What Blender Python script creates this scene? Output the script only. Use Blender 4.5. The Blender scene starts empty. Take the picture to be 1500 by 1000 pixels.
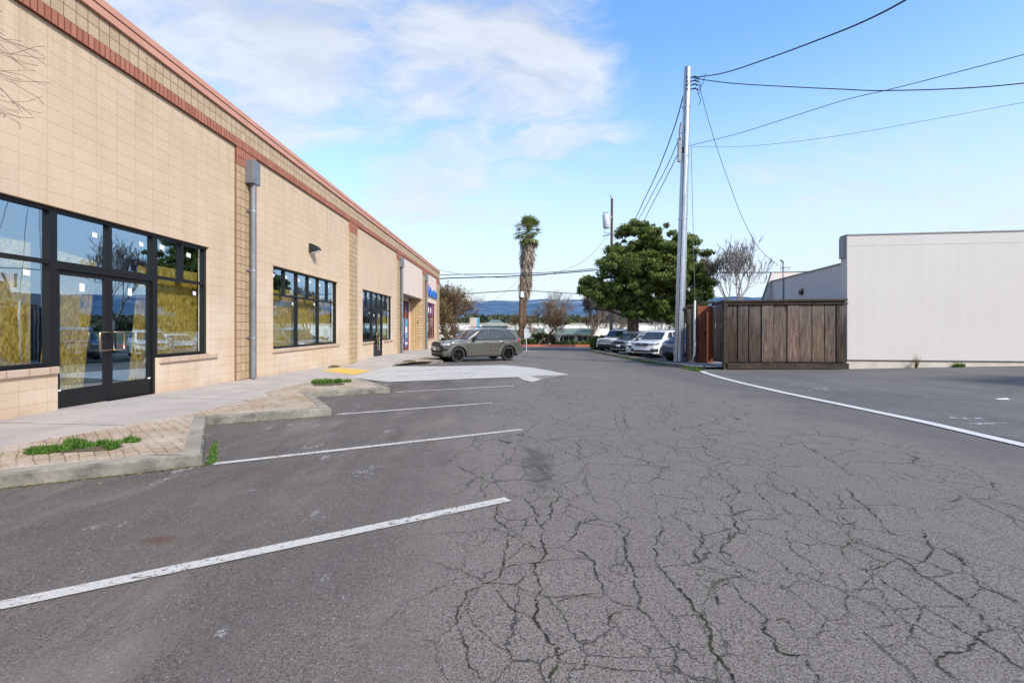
import bpy, bmesh, math, random
import numpy as np
from mathutils import Vector, noise as mnoise
random.seed(7); np.random.seed(7)
R = math.radians
SC = bpy.context.scene
COL = SC.collection
F, CX, CY, EYE = 700.0, 748.0, 480.0, 1.25

def at(px, py, Y):
    """world point seen at photo pixel (px,py) at depth Y"""
    return Vector(((px-CX)*Y/F, Y, EYE+(CY-py)*Y/F))
def zg(y):
    if y < 0: return 0.0
    return -0.02*min(y, 50.0)
def interp(v, pts):
    if v <= pts[0][0]: return pts[0][1]
    for (a, b), (c, d) in zip(pts, pts[1:]):
        if v <= c: return b+(d-b)*(v-a)/(c-a)
    return pts[-1][1]
def swz(y):
    return interp(y, [(3,.06),(7,.04),(12,-.04),(16,-.11),(19.5,-.27),(23,-.15),(28,-.25),(36,-.41),(46,-.62)])
def kerbtop(y):
    r = interp(y, [(12.9,.125),(14.6,.012),(20.2,.012),(21.4,.125)])
    return zg(y)+r
def H(x, y):
    t = (x+6.69)/1.9
    t = max(0.0, min(1.0, t))
    return swz(y)*(1-t)+kerbtop(y)*t

# ------------------------------------------------------------------ objects
def link(o, parent=None):
    COL.objects.link(o)
    if parent is not None: o.parent = parent
    return o
def tag(o, label=None, cat=None, group=None, kind=None):
    if label: o['label'] = label
    if cat: o['category'] = cat
    if group: o['group'] = group
    if kind: o['kind'] = kind
    return o
def empty(name, loc=(0,0,0), rz=0.0, label=None, cat=None, group=None):
    o = bpy.data.objects.new(name, None)
    o.empty_display_size = .3
    o.location = loc; o.rotation_euler = (0, 0, rz)
    COL.objects.link(o)
    return tag(o, label, cat, group)

class MB:
    def __init__(s):
        s.v = []; s.f = []; s.m = []; s.c = None
    def add(s, verts, faces, mi=0):
        n = len(s.v)
        s.v.extend([tuple(p) for p in verts])
        s.f.extend([tuple(i+n for i in f) for f in faces])
        s.m.extend([mi]*len(faces))
        return s
    def box(s, x0, x1, y0, y1, z0, z1, mi=0):
        v = [(x0,y0,z0),(x1,y0,z0),(x1,y1,z0),(x0,y1,z0),(x0,y0,z1),(x1,y0,z1),(x1,y1,z1),(x0,y1,z1)]
        f = [(0,3,2,1),(4,5,6,7),(0,1,5,4),(1,2,6,5),(2,3,7,6),(3,0,4,7)]
        return s.add(v, f, mi)
    def bar(s, p, q, w, h, mi=0, up=(0,0,1)):
        p = Vector(p); q = Vector(q); d = (q-p).normalized()
        u = Vector(up)
        if abs(d.dot(u)) > .98: u = Vector((0,1,0))
        a = d.cross(u).normalized()*w/2; b = a.cross(d).normalized()*h/2
        v = [p-a-b,p+a-b,p+a+b,p-a+b,q-a-b,q+a-b,q+a+b,q-a+b]
        f = [(0,1,2,3),(7,6,5,4),(0,4,5,1),(1,5,6,2),(2,6,7,3),(3,7,4,0)]
        return s.add(v, f, mi)
    def tube(s, pts, rad, n=8, mi=0, cap=True):
        pts = [Vector(p) for p in pts]
        if not hasattr(rad, '__len__'): rad = [rad]*len(pts)
        vs = []; ref = None
        for i, p in enumerate(pts):
            d = (pts[min(i+1,len(pts)-1)]-pts[max(i-1,0)])
            if d.length < 1e-9: d = Vector((0,0,1))
            d.normalize()
            if ref is None:
                ref = Vector((1,0,0)) if abs(d.x) < .9 else Vector((0,1,0))
            a = (ref-d*ref.dot(d)).normalized(); b = d.cross(a); ref = a
            for k in range(n):
                t = 2*math.pi*k/n
                vs.append(p+(a*math.cos(t)+b*math.sin(t))*rad[i])
        fs = []
        for i in range(len(pts)-1):
            for k in range(n):
                k2 = (k+1) % n
                fs.append((i*n+k, i*n+k2, (i+1)*n+k2, (i+1)*n+k))
        if cap:
            fs.append(tuple(range(n-1,-1,-1))); m = (len(pts)-1)*n
            fs.append(tuple(m+k for k in range(n)))
        return s.add(vs, fs, mi)
    def disc_y(s, c, r0, r1, y0, y1, n=24, mi=0):
        """ring (axis y) from radius r0..r1, y0..y1 as a solid ring"""
        vs = []; fs = []
        for k in range(n):
            t = 2*math.pi*k/n; cs, sn = math.cos(t), math.sin(t)
            for (r, y) in ((r0,y0),(r1,y0),(r1,y1),(r0,y1)):
                vs.append((c[0]+cs*r, c[1]+y, c[2]+sn*r))
        for k in range(n):
            a = k*4; b = ((k+1) % n)*4
            for j in range(4):
                j2 = (j+1) % 4
                fs.append((a+j, b+j, b+j2, a+j2))
        return s.add(vs, fs, mi)
    def poly(s, pts, mi=0):
        return s.add(pts, [tuple(range(len(pts)))], mi)
    def build(s, name, mats, parent=None, smooth=False, angle=None, bevel=0):
        me = bpy.data.meshes.new(name)
        me.from_pydata(s.v, [], s.f)
        if not isinstance(mats, (list, tuple)): mats = [mats]
        for m in mats: me.materials.append(m)
        if len(mats) > 1:
            me.polygons.foreach_set('material_index', s.m)
        me.update()
        if smooth:
            me.polygons.foreach_set('use_smooth', [True]*len(me.polygons))
            if angle: me.set_sharp_from_angle(angle=R(angle))
        o = bpy.data.objects.new(name, me)
        if bevel:
            md = o.modifiers.new('bevel', 'BEVEL'); md.width = bevel; md.segments = 2; md.limit_method = 'ANGLE'
        return link(o, parent)

def fixn(o):
    bm = bmesh.new(); bm.from_mesh(o.data)
    bmesh.ops.recalc_face_normals(bm, faces=bm.faces)
    bm.to_mesh(o.data); bm.free(); return o

def sheet(name, outline, hfun, mat, step=1.0, off=0.0, parent=None, thick=0):
    """a ground sheet: polygon cut into a grid and draped on hfun"""
    bm = bmesh.new()
    vs = [bm.verts.new((x, y, 0)) for x, y in outline]
    f = bm.faces.new(vs)
    bmesh.ops.triangulate(bm, faces=[f])
    xs = [p[0] for p in outline]; ys = [p[1] for p in outline]
    for ax, lo, hi in ((0, min(xs), max(xs)), (1, min(ys), max(ys))):
        k = math.ceil(lo/step)*step
        while k < hi:
            co = (k, 0, 0) if ax == 0 else (0, k, 0)
            no = (1, 0, 0) if ax == 0 else (0, 1, 0)
            bmesh.ops.bisect_plane(bm, geom=bm.verts[:]+bm.edges[:]+bm.faces[:], plane_co=co, plane_no=no, dist=1e-5)
            k += step
    for v in bm.verts: v.co.z = hfun(v.co.x, v.co.y)+off
    bm.normal_update()
    for fc in bm.faces:
        if fc.normal.z < 0: fc.normal_flip()
    me = bpy.data.meshes.new(name); bm.to_mesh(me); bm.free()
    me.materials.append(mat)
    return link(bpy.data.objects.new(name, me), parent)

# ------------------------------------------------------------------ materials
class NT:
    def __init__(s, name):
        s.mat = bpy.data.materials.new(name); s.mat.use_nodes = True
        s.t = s.mat.node_tree; s.n = s.t.nodes
        s.b = s.n['Principled BSDF']; s.out = s.n['Material Output']
    def new(s, ty, **k):
        nd = s.n.new(ty)
        for a, b in k.items():
            setattr(nd, a, b)
        return nd
    def L(s, a, b): s.t.links.new(a, b)
    def inp(s, sock, v):
        if v is None: return
        if isinstance(v, (int, float)): sock.default_value = v
        elif isinstance(v, (tuple, list)):
            sock.default_value = tuple(v)+((1,) if len(v) == 3 and sock.type == 'RGBA' else ())
        else: s.L(v, sock)
    def coord(s, scale=(1,1,1), rot=(0,0,0), loc=(0,0,0), src='Object'):
        tc = s.new('ShaderNodeTexCoord'); mp = s.new('ShaderNodeMapping')
        s.L(tc.outputs[src], mp.inputs['Vector'])
        mp.inputs['Scale'].default_value = scale; mp.inputs['Rotation'].default_value = rot; mp.inputs['Location'].default_value = loc
        return mp.outputs[0]
    def noise(s, vec, scale, detail=4, rough=.55, dist=0, col=False):
        nd = s.new('ShaderNodeTexNoise')
        s.L(vec, nd.inputs['Vector']); nd.inputs['Scale'].default_value = scale
        nd.inputs['Detail'].default_value = detail; nd.inputs['Roughness'].default_value = rough; nd.inputs['Distortion'].default_value = dist
        return nd.outputs['Color' if col else 'Fac']
    def voro(s, vec, scale, feat='F1', out='Distance', rnd=1.0):
        nd = s.new('ShaderNodeTexVoronoi'); nd.feature = feat
        s.L(vec, nd.inputs['Vector']); nd.inputs['Scale'].default_value = scale; nd.inputs['Randomness'].default_value = rnd
        return nd.outputs[out]
    def ramp(s, fac, stops, interp='LINEAR'):
        nd = s.new('ShaderNodeValToRGB'); cr = nd.color_ramp; cr.interpolation = interp
        while len(cr.elements) < len(stops): cr.elements.new(.5)
        for e, (p, c) in zip(cr.elements, stops):
            e.position = p
            e.color = (c, c, c, 1) if isinstance(c, (int, float)) else tuple(c)+(1,)
        s.L(fac, nd.inputs[0]); return nd.outputs[0]
    def mix(s, fac, a, b, mode='MIX'):
        nd = s.new('ShaderNodeMix'); nd.data_type = 'RGBA'; nd.blend_type = mode; nd.clamp_factor = True
        s.inp(nd.inputs[0], fac); s.inp(nd.inputs[6], a); s.inp(nd.inputs[7], b)
        return nd.outputs[2]
    def math(s, op, a, b=None, c=None, clamp=False):
        nd = s.new('ShaderNodeMath'); nd.operation = op; nd.use_clamp = clamp
        s.inp(nd.inputs[0], a); s.inp(nd.inputs[1], b)
        if c is not None: s.inp(nd.inputs[2], c)
        return nd.outputs[0]
    def vmath(s, op, a, b):
        nd = s.new('ShaderNodeVectorMath'); nd.operation = op
        s.inp(nd.inputs[0], a); s.inp(nd.inputs[1], b); return nd.outputs[0]
    def mapr(s, v, a, b, c=0., d=1., smooth=True):
        nd = s.new('ShaderNodeMapRange'); nd.clamp = True
        if smooth: nd.interpolation_type = 'SMOOTHSTEP'
        s.inp(nd.inputs[0], v)
        for i, q in zip((1,2,3,4), (a,b,c,d)): nd.inputs[i].default_value = q
        return nd.outputs[0]
    def sep(s, v):
        nd = s.new('ShaderNodeSeparateXYZ'); s.L(v, nd.inputs[0]); return nd.outputs
    def comb(s, x, y, z):
        nd = s.new('ShaderNodeCombineXYZ'); s.inp(nd.inputs[0], x); s.inp(nd.inputs[1], y); s.inp(nd.inputs[2], z); return nd.outputs[0]
    def bump(s, h, strength=.3, dist=.01, nrm=None):
        nd = s.new('ShaderNodeBump'); s.L(h, nd.inputs['Height'])
        nd.inputs['Strength'].default_value = strength; nd.inputs['Distance'].default_value = dist
        if nrm is not None: s.L(nrm, nd.inputs['Normal'])
        s.L(nd.outputs[0], s.b.inputs['Normal']); return nd.outputs[0]
    def fin(s, col=None, rough=.8, metal=0, spec=.3, alpha=None):
        s.inp(s.b.inputs['Base Color'], col); s.inp(s.b.inputs['Roughness'], rough)
        s.inp(s.b.inputs['Metallic'], metal); s.inp(s.b.inputs['Specular IOR Level'], spec)
        if alpha is not None: s.inp(s.b.inputs['Alpha'], alpha)
        return s.mat

def plain(name, col, rough=.7, metal=0, var=.12, scale=6, spec=.3, coat=0, bumpy=0):
    m = NT(name); v = m.coord()
    n = m.noise(v, scale, 5)
    c = m.mix(m.ramp(n, [(.3,0),(.7,1)]), tuple(x*(1-var) for x in col), tuple(min(1, x*(1+var)) for x in col))
    if bumpy: m.bump(m.noise(v, scale*6, 4), bumpy, .01)
    if coat:
        m.b.inputs['Coat Weight'].default_value = coat; m.b.inputs['Coat Roughness'].default_value = .04
    return m.fin(c, rough, metal, spec)

M = {}
# --- asphalt
def asphalt(name, tone, cracks, warm):
    m = NT(name); v = m.coord()
    s = m.sep(v)
    big = m.noise(v, .35, 4, .6); mid = m.noise(v, 1.7, 5, .6); 
    str_ = m.noise(m.coord(scale=(1.3,.35,1), rot=(0,0,R(-30))), 1.0, 5, .65)
    base = m.mix(m.ramp(big, [(.35,0),(.65,1)]), tuple(c*.8 for c in tone), tuple(c*1.12 for c in warm))
    base = m.mix(m.ramp(mid, [(.3,0),(.75,.55)]), base, tuple(c*1.3 for c in warm))
    base = m.mix(m.ramp(str_, [(.42,0),(.72,.6)]), base, tuple(c*.55 for c in tone))
    # aggregate
    sp = m.voro(v, 170, 'F1', 'Color'); spv = m.sep(sp)[0]
    base = m.mix(m.ramp(spv, [(0,.0),(.5,.0),(.85,.25),(1,.6)]), base, tuple(c*2.3 for c in tone))
    base = m.mix(m.ramp(spv, [(0,.9),(.28,.25),(.45,0)]), base, tuple(c*.2 for c in tone))
    sp2 = m.noise(v, 280, 2, .75)
    base = m.mix(m.ramp(sp2, [(.36,.65),(.5,0)]), base, tuple(c*.3 for c in tone))
    sp3 = m.noise(v, 120, 3, .75)
    base = m.mix(m.ramp(sp3, [(.57,0),(.72,.5)]), base, tuple(c*1.9 for c in tone))
    # white scuffs
    wv = m.sep(m.voro(v, 130, 'F1', 'Color'))[1]
    base = m.mix(m.ramp(wv, [(.985,0),(.995,.6)]), base, (.55,.54,.52))
    hgt = m.noise(v, 260, 2, .7)
    if cracks:
        # cracks: warped voronoi edges, only in the worn lane
        w1 = m.noise(v, 3.2, 5, .65, col=True)
        w1 = m.vmath('SUBTRACT', w1, (.5,.5,.5)); w1 = m.vmath('MULTIPLY', w1, (.22,.22,0))
        vv = m.vmath('ADD', v, w1)
        w2 = m.vmath('MULTIPLY', m.vmath('SUBTRACT', m.noise(v, 22, 3, .7, col=True), (.5,.5,.5)), (.045,.045,0))
        vv = m.vmath('ADD', vv, w2)
        mpa = m.new('ShaderNodeMapping'); m.L(vv, mpa.inputs[0]); mpa.inputs['Scale'].default_value = (1.25,.85,1); mpa.inputs['Rotation'].default_value = (0,0,R(14))
        e1 = m.voro(mpa.outputs[0], 1.15, 'DISTANCE_TO_EDGE')
        e2 = m.voro(mpa.outputs[0], 2.9, 'DISTANCE_TO_EDGE')
        gate1 = m.noise(v, 2.3, 3, .6); gate2 = m.noise(v, .8, 3, .6)
        wid = m.math('MULTIPLY', m.mapr(gate1, .3, .65, .25, 1.0), .0050)
        l1 = m.math('LESS_THAN', e1, wid)
        l1 = m.math('MULTIPLY', m.math('MULTIPLY', l1, m.math('GREATER_THAN', gate1, .36)), m.mapr(s[1], 3.6, 5.2))
        soft1 = m.math('MULTIPLY', m.mapr(s[1], 3.6, 5.2), m.mapr(e1, 0, .035, .40, 0), m.mapr(gate1, .3, .5)) if False else m.math('MULTIPLY', m.math('MULTIPLY', m.mapr(s[1],3.6,5.2), m.mapr(e1, 0, .018, .15, 0)), m.mapr(gate1, .3, .5))
        l2 = m.math('MULTIPLY', m.mapr(e2, .004, .017, 1, 0), m.mapr(gate2, .36, .50, 0, .72))
        # region mask
        edge = m.math('ADD', s[0], m.math('MULTIPLY', m.noise(v, .6, 4, .6), 2.4))
        left = m.mapr(edge, .35, 1.0)
        # narrower to the left close to the camera, wider further
        right = m.mapr(edge, 5.0, 6.6, 1, 0)
        far = m.mapr(s[1], 10, 26, 1, .35)
        reg = m.math('MULTIPLY', m.math('MULTIPLY', left, right), far)
        cr = m.math('MULTIPLY', m.math('MAXIMUM', l1, l2), reg)
        soft = m.math('MULTIPLY', soft1, reg)
        lm = m.mapr(edge, -.3, 1.0, 1, 0)
        dk = m.math('MULTIPLY', lm, m.ramp(m.noise(m.coord(scale=(1.6,.42,1), rot=(0,0,R(-28))), .9, 6, .7), [(.36,.85),(.62,.25)]))
        base = m.mix(dk, base, m.mix(.55, base, (.038,.031,.028)))
        lt_ = m.math('MULTIPLY', lm, m.ramp(m.noise(m.coord(scale=(1.7,.5,1), rot=(0,0,R(-24)), loc=(4,2,0)), .8, 5, .6), [(.52,0),(.66,.5)]))
        base = m.mix(lt_, base, (.25,.21,.175))
        rt = m.mapr(edge, 5.2, 6.6)
        base = m.mix(m.math('MULTIPLY', rt, .45), base, (.085,.08,.082))
        tr = m.ramp(m.noise(m.coord(scale=(2.2,.12,1)), 1.0, 4, .6), [(.40,0),(.62,.35)])
        base = m.mix(tr, base, (.12,.102,.094))
        base = m.mix(m.math('MULTIPLY', reg, .55), base, (.285,.243,.205), 'MIX')
        base = m.mix(m.math('MULTIPLY', reg, m.ramp(m.noise(v,110,2,.8), [(.40,.85),(.56,0)])), base, (.035,.03,.028))
        base = m.mix(m.math('MULTIPLY', reg, m.ramp(m.noise(v,70,2,.8), [(.54,0),(.72,.75)])), base, (.29,.26,.24))
        base = m.mix(soft, base, (.04,.036,.03))
        moss = m.mapr(m.noise(v, 1.3, 3), .55, .68)
        base = m.mix(cr, base, m.mix(moss, (.014,.013,.011), (.035,.045,.012)))
        hgt = m.math('SUBTRACT', hgt, m.math('MULTIPLY', cr, 1.5))
        # oily patch down the middle
        d = m.math('ADD', m.math('POWER', m.math('DIVIDE', m.math('SUBTRACT', s[0], .27), .17), 2.0), m.math('POWER', m.math('DIVIDE', m.math('SUBTRACT', s[1], 4.75), .95), 2.0))
        d = m.math('ADD', d, m.math('MULTIPLY', m.math('SUBTRACT', m.noise(v, 5.0, 6, .8), .5), 6.5))
        base = m.mix(m.mapr(d, .0, 1.5, .6, 0), base, (.05,.047,.038))
        # rusty spot
        d = m.math('ADD', m.math('POWER', m.math('DIVIDE', m.math('SUBTRACT', s[0], -2.17), .105), 2.0), m.math('POWER', m.math('DIVIDE', m.math('SUBTRACT', s[1], 2.95), .065), 2.0))
        d = m.math('ADD', d, m.math('MULTIPLY', m.math('SUBTRACT', m.noise(v, 9, 4, .7), .5), 1.5))
        base = m.mix(m.mapr(d, .0, 1.8, .6, 0), base, (.11,.055,.03))
        # spilled white paint marks
        pz = m.noise(m.coord(scale=(1,.55,1), rot=(0,0,R(-25))), 2.4, 6, .75)
        pr = m.mapr(m.math('ADD', s[0], m.math('MULTIPLY', s[1], .15)), -.9, -.2, 1, 0)
        base = m.mix(m.math('MULTIPLY', m.math('MULTIPLY', m.ramp(pz, [(.605,0),(.66,1)]), m.ramp(m.noise(v, 45, 2, .8), [(.45,0),(.55,.8)])), pr), base, (.5,.49,.48))
    m.bump(hgt, .45, .004)
    return m.fin(base, .88, 0, .25)
M['asphalt'] = asphalt('asphalt', (.158,.137,.118), True, (.203,.173,.147))
M['asphalt_side'] = asphalt('asphalt_side', (.135,.126,.116), False, (.155,.144,.13))
# --- road paint
def paint(name, col, lo, hi, scale=26):
    m = NT(name); v = m.coord()
    n = m.noise(v, scale, 5, .7); n2 = m.noise(v, 1.3, 3, .6)
    a = m.math('ADD', n, m.math('MULTIPLY', m.math('SUBTRACT', n2, .5), .35))
    al = m.ramp(a, [(lo,0),(hi,1)])
    c = m.mix(m.ramp(m.noise(v, 60, 4, .7), [(.35,0),(.65,1)]), tuple(x*.75 for x in col), col)
    return m.fin(c, .75, 0, .3, al)
M['paint'] = paint('line_paint', (.57,.54,.49), .33, .45)
M['paint_edge'] = paint('edge_paint', (.66,.64,.60), .30, .42)
M['paint_worn'] = paint('worn_paint', (.55,.54,.54), .50, .58, 9)
M['paint_blue'] = paint('blue_paint', (.30,.42,.62), .42, .62, 5)
# --- concrete
def concrete(name, c1, c2, joint=None, stain=.35):
    m = NT(name); v = m.coord(); s = m.sep(v)
    n = m.noise(v, 1.1, 6, .65); n2 = m.noise(v, 40, 4, .7)
    c = m.mix(m.ramp(n, [(.3,0),(.7,1)]), c1, c2)
    c = m.mix(m.ramp(n2, [(.35,.35),(.6,0)]), c, tuple(x*.55 for x in c1))
    c = m.mix(m.ramp(m.noise(m.coord(scale=(1,.4,1)), 3.1, 5, .7), [(.5,0),(.75,stain)]), c, tuple(x*.6 for x in c1))
    h = n2
    if joint:
        f = m.math('ABSOLUTE', m.math('SUBTRACT', m.math('FRACT', m.math('DIVIDE', s[1], joint)), .5))
        l = m.math('LESS_THAN', f, .006)
        c = m.mix(m.math('MULTIPLY', l, .7), c, (.05,.045,.04))
    m.bump(h, .3, .006)
    return m.fin(c, .88, 0, .25)
M['sidewalk'] = concrete('sidewalk_concrete', (.385,.33,.29), (.495,.43,.375), 2.44)
M['kerb'] = concrete('kerb_concrete', (.23,.20,.155), (.44,.395,.32), 3.05, 1.0)
M['apron'] = concrete('apron_concrete', (.45,.42,.375), (.55,.52,.47), None, .3)
M['slab'] = concrete('slab_concrete', (.25,.24,.22), (.33,.32,.3), None, .5)
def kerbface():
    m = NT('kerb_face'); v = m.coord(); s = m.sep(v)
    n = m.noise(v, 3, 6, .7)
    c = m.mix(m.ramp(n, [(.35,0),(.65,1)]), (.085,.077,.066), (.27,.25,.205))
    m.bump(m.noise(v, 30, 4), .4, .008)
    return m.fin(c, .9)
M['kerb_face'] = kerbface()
def pavers():
    m = NT('brick_pavers'); v = m.coord(rot=(0,0,R(45)))
    w = m.vmath('MULTIPLY', m.vmath('SUBTRACT', m.noise(v, 5, 3, col=True), (.5,.5,.5)), (.07,.07,0))
    v2 = m.vmath('ADD', v, w)
    br = m.new('ShaderNodeTexBrick'); m.L(v2, br.inputs['Vector']); br.offset = .5
    br.inputs['Scale'].default_value = 1; br.inputs['Brick Width'].default_value = .21; br.inputs['Row Height'].default_value = .105
    br.inputs['Mortar Size'].default_value = .006; br.inputs['Mortar Smooth'].default_value = .3
    br.inputs['Color1'].default_value = (.36,.255,.165,1); br.inputs['Color2'].default_value = (.46,.35,.24,1); br.inputs['Mortar'].default_value = (.16,.12,.06,1)
    gap = m.ramp(m.noise(v, 2.2, 4), [(.4,0),(.62,.85)])
    c = m.mix(m.math('MULTIPLY', br.outputs['Fac'], gap), br.outputs['Color'], (.085,.06,.025))
    c = m.mix(m.ramp(m.noise(v, 1.6, 5, .7), [(.42,0),(.66,.8)]), c, (.54,.46,.38))
    c = m.mix(m.ramp(m.noise(v, 50, 3, .7), [(.35,.4),(.55,0)]), c, (.15,.11,.08))
    m.bump(br.outputs['Fac'], -.4, .01)
    return m.fin(c, .9)
M['pavers'] = pavers()
M['tactile'] = plain('tactile_yellow', (.62,.40,.09), .8, var=.15, scale=9, bumpy=.4)
# --- block walls
def blocks(name, bw, bh, mort, mcol, c1, c2, axis='Y', offs=0.0, rough=0.15, stain=True, msmooth=.2, zoff=0.0):
    m = NT(name); v = m.coord(); s = m.sep(v)
    zz = m.math('ADD', s[2], -zoff)
    vec = m.comb(s[1] if axis == 'Y' else s[0], zz, 0.0)
    br = m.new('ShaderNodeTexBrick'); m.L(vec, br.inputs['Vector']); br.offset = offs
    br.inputs['Scale'].default_value = 1; br.inputs['Brick Width'].default_value = bw; br.inputs['Row Height'].default_value = bh
    br.inputs['Mortar Size'].default_value = mort; br.inputs['Mortar Smooth'].default_value = msmooth
    br.inputs['Color1'].default_value = c1+(1,); br.inputs['Color2'].default_value = c2+(1,); br.inputs['Mortar'].default_value = mcol+(1,)
    c = br.outputs['Color']
    if stain:
        n = m.noise(v, .55, 5, .6)
        c = m.mix(m.ramp(n, [(.38,0),(.66,.45)]), c, tuple(x*1.16 for x in c2))
        fac = m.math('MULTIPLY', m.ramp(m.noise(v, .9, 5, .7), [(.45,0),(.62,.6)]), m.mapr(s[2], 1.2, 4.2, 1, .1))
        c = m.mix(fac, c, (.70,.585,.48))
        st = m.noise(m.coord(scale=(1,1.6,.16)), 1.3, 5, .65)
        c = m.mix(m.ramp(st, [(.50,0),(.74,.30)]), c, tuple(x*.70 for x in c1))
        c = m.mix(m.math('MULTIPLY', m.mapr(s[2], 4.2, 5.66), m.ramp(m.noise(m.coord(scale=(1,3.2,.10)), 1.5, 5, .7), [(.48,0),(.66,.35)])), c, (.34,.24,.15))
        # dark rust tone at the foot of the wall
        c = m.mix(m.math('MULTIPLY', m.mapr(m.math('ADD', s[2], m.math('MULTIPLY', s[1], .02)), .05, .38, .55, 0), m.ramp(m.noise(v, 2.5, 5, .7), [(.35,0),(.6,1)])), c, (.40,.24,.12))
    g = m.noise(v, 85, 4, .7)
    c = m.mix(m.ramp(g, [(.32,rough*3),(.55,0)]), c, tuple(x*.6 for x in c1))
    h = m.math('SUBTRACT', m.math('MULTIPLY', g, .5), m.math('MULTIPLY', br.outputs['Fac'], .8))
    m.bump(h, .25+rough, .008+rough*.03)
    return m.fin(c, .9, 0, .2)
M['cmu'] = blocks('smooth_block', .406, .2032, .006, (.50,.325,.19), (.59,.44,.305), (.63,.475,.335), stain=True, zoff=5.66-.2032*27)
M['split'] = blocks('split_face_block', .2032, .2032, .007, (.17,.09,.05), (.49,.355,.225), (.58,.44,.30), rough=.3, stain=False, zoff=5.87)
M['split_sq'] = blocks('split_face_half_block', .2032, .2032, .008, (.17,.08,.04), (.48,.34,.20), (.57,.42,.27), rough=.3, stain=False, zoff=5.66-.2032*27)
M['split_sq_x'] = blocks('split_face_half_block_x', .205, .2032, .008, (.17,.085,.04), (.47,.33,.17), (.56,.40,.23), axis='X', rough=.3, stain=False, zoff=5.66-.2032*27)
M['redband'] = blocks('red_soldier_block', .1016, .215, .010, (.15,.055,.035), (.36,.135,.085), (.48,.205,.14), rough=.22, stain=False, zoff=5.66-.215*20)
M['redcap'] = plain('red_metal_cap', (.56,.28,.20), .6, var=.08, scale=2)
M['redcap_dark'] = plain('red_cap_reveal', (.30,.10,.075), .6, var=.08, scale=2)
M['stucco_pink'] = plain('pale_stucco', (.66,.54,.46), .9, var=.05, scale=1.2, bumpy=.15)
M['sillbrick'] = blocks('sill_brick', .30, .5, .008, (.42,.22,.12), (.50,.36,.26), (.58,.44,.34), rough=.2, stain=False, zoff=-9)
M['white_siding'] = None
def siding(name, col, dark, groove=1.22):
    m = NT(name); v = m.coord(); s = m.sep(v)
    st = m.noise(m.coord(scale=(3.5,3.5,.10)), 1.1, 6, .65)
    c = m.mix(m.ramp(st, [(.40,0),(.80,.7)]), col, dark)
    c = m.mix(m.ramp(m.noise(v, .45, 4), [(.35,0),(.7,.4)]), c, tuple(x*1.08 for x in col))
    c = m.mix(m.ramp(m.noise(m.coord(scale=(9,9,.5)), 2.2, 4, .8), [(.60,0),(.78,.30)]), c, tuple(x*.6 for x in dark))
    m.bump(m.noise(v, 70, 3), .12, .004)
    return m.fin(c, .75, 0, .25)
M['white_siding'] = siding('off_white_siding', (.575,.53,.49), (.54,.49,.45))
M['mauve_siding'] = siding('mauve_grey_siding', (.54,.50,.48), (.48,.44,.43))
M['cream'] = plain('cream_stem_wall', (.55,.48,.40), .85, var=.12, scale=2.5, bumpy=.2)
M['darktrim'] = plain('dark_trim', (.06,.055,.05), .7)
M['trim_grey'] = plain('grey_trim', (.30,.29,.28), .6)
M['blackframe'] = plain('black_aluminium', (.011,.0105,.011), .45, 0.0, spec=.3)
M['redframe'] = plain('red_aluminium', (.20,.035,.028), .5)
M['galv'] = None
def galv():
    m = NT('galvanised_steel'); v = m.coord()
    vo = m.voro(v, 28, 'F1', 'Color')
    c = m.mix(m.sep(vo)[0], (.34,.36,.38), (.50,.52,.55))
    c = m.mix(m.ramp(m.noise(m.coord(scale=(6,6,.5)), 2, 5, .7), [(.45,0),(.7,.6)]), c, (.22,.24,.26))
    return m.fin(c, .42, .75, .5)
M['galv'] = galv()
M['downpipe'] = plain('grey_painted_metal', (.20,.205,.22), .45, .35, var=.2, scale=3, spec=.5)
def osb():
    m = NT('strand_board'); v = m.coord(); s = m.sep(v)
    acc = None
    vec = m.comb(s[1], s[2], 0.0)
    cols = []
    for i, ang in enumerate((62, 95, 125)):
        mr = m.new('ShaderNodeMapping'); m.L(vec, mr.inputs[0]); mr.inputs['Rotation'].default_value = (0,0,R(ang)); mp = m.new('ShaderNodeMapping'); m.L(mr.outputs[0], mp.inputs[0]); mp.inputs['Scale'].default_value = (11,75,1)
        cols.append(m.sep(m.voro(mp.outputs[0], 1.0, 'F1', 'Color'))[i])
    k = m.math('MULTIPLY', m.math('ADD', m.math('ADD', cols[0], cols[1]), cols[2]), .333)
    c = m.ramp(k, [(.22,(.12,.078,.012)),(.42,(.22,.155,.026)),(.6,(.32,.235,.05)),(.8,(.42,.33,.10))])
    return m.fin(c, .7)
M['osb'] = osb()
def glass(name, tint, base, edge):
    m = NT(name)
    g = m.new('ShaderNodeBsdfGlossy'); g.inputs['Roughness'].default_value = .004; g.inputs['Color'].default_value = (.92,.95,1,1)
    # slight waviness
    v = m.coord(); b = m.new('ShaderNodeBump'); m.L(m.noise(v, 1.1, 2), b.inputs['Height']); b.inputs['Strength'].default_value = .025; b.inputs['Distance'].default_value = .03
    m.L(b.outputs[0], g.inputs['Normal'])
    t = m.new('ShaderNodeBsdfTransparent'); t.inputs['Color'].default_value = tint+(1,)
    lw = m.new('ShaderNodeLayerWeight'); lw.inputs['Blend'].default_value = .25
    f = m.mapr(lw.outputs['Fresnel'], 0, .6, base, edge, smooth=False)
    gc = m.new('ShaderNodeVectorMath'); gc.operation = 'SCALE'; gc.inputs[0].default_value = (.66,.90,1.1); m.L(f, gc.inputs['Scale']); m.L(gc.outputs[0], g.inputs['Color'])
    mx = m.new('ShaderNodeAddShader'); m.L(t.outputs[0], mx.inputs[0]); m.L(g.outputs[0], mx.inputs[1])
    m.L(mx.outputs[0], m.out.inputs['Surface'])
    return m.mat
M['glass'] = glass('shop_glass', (.78,.78,.70), .46, .85)
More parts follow.
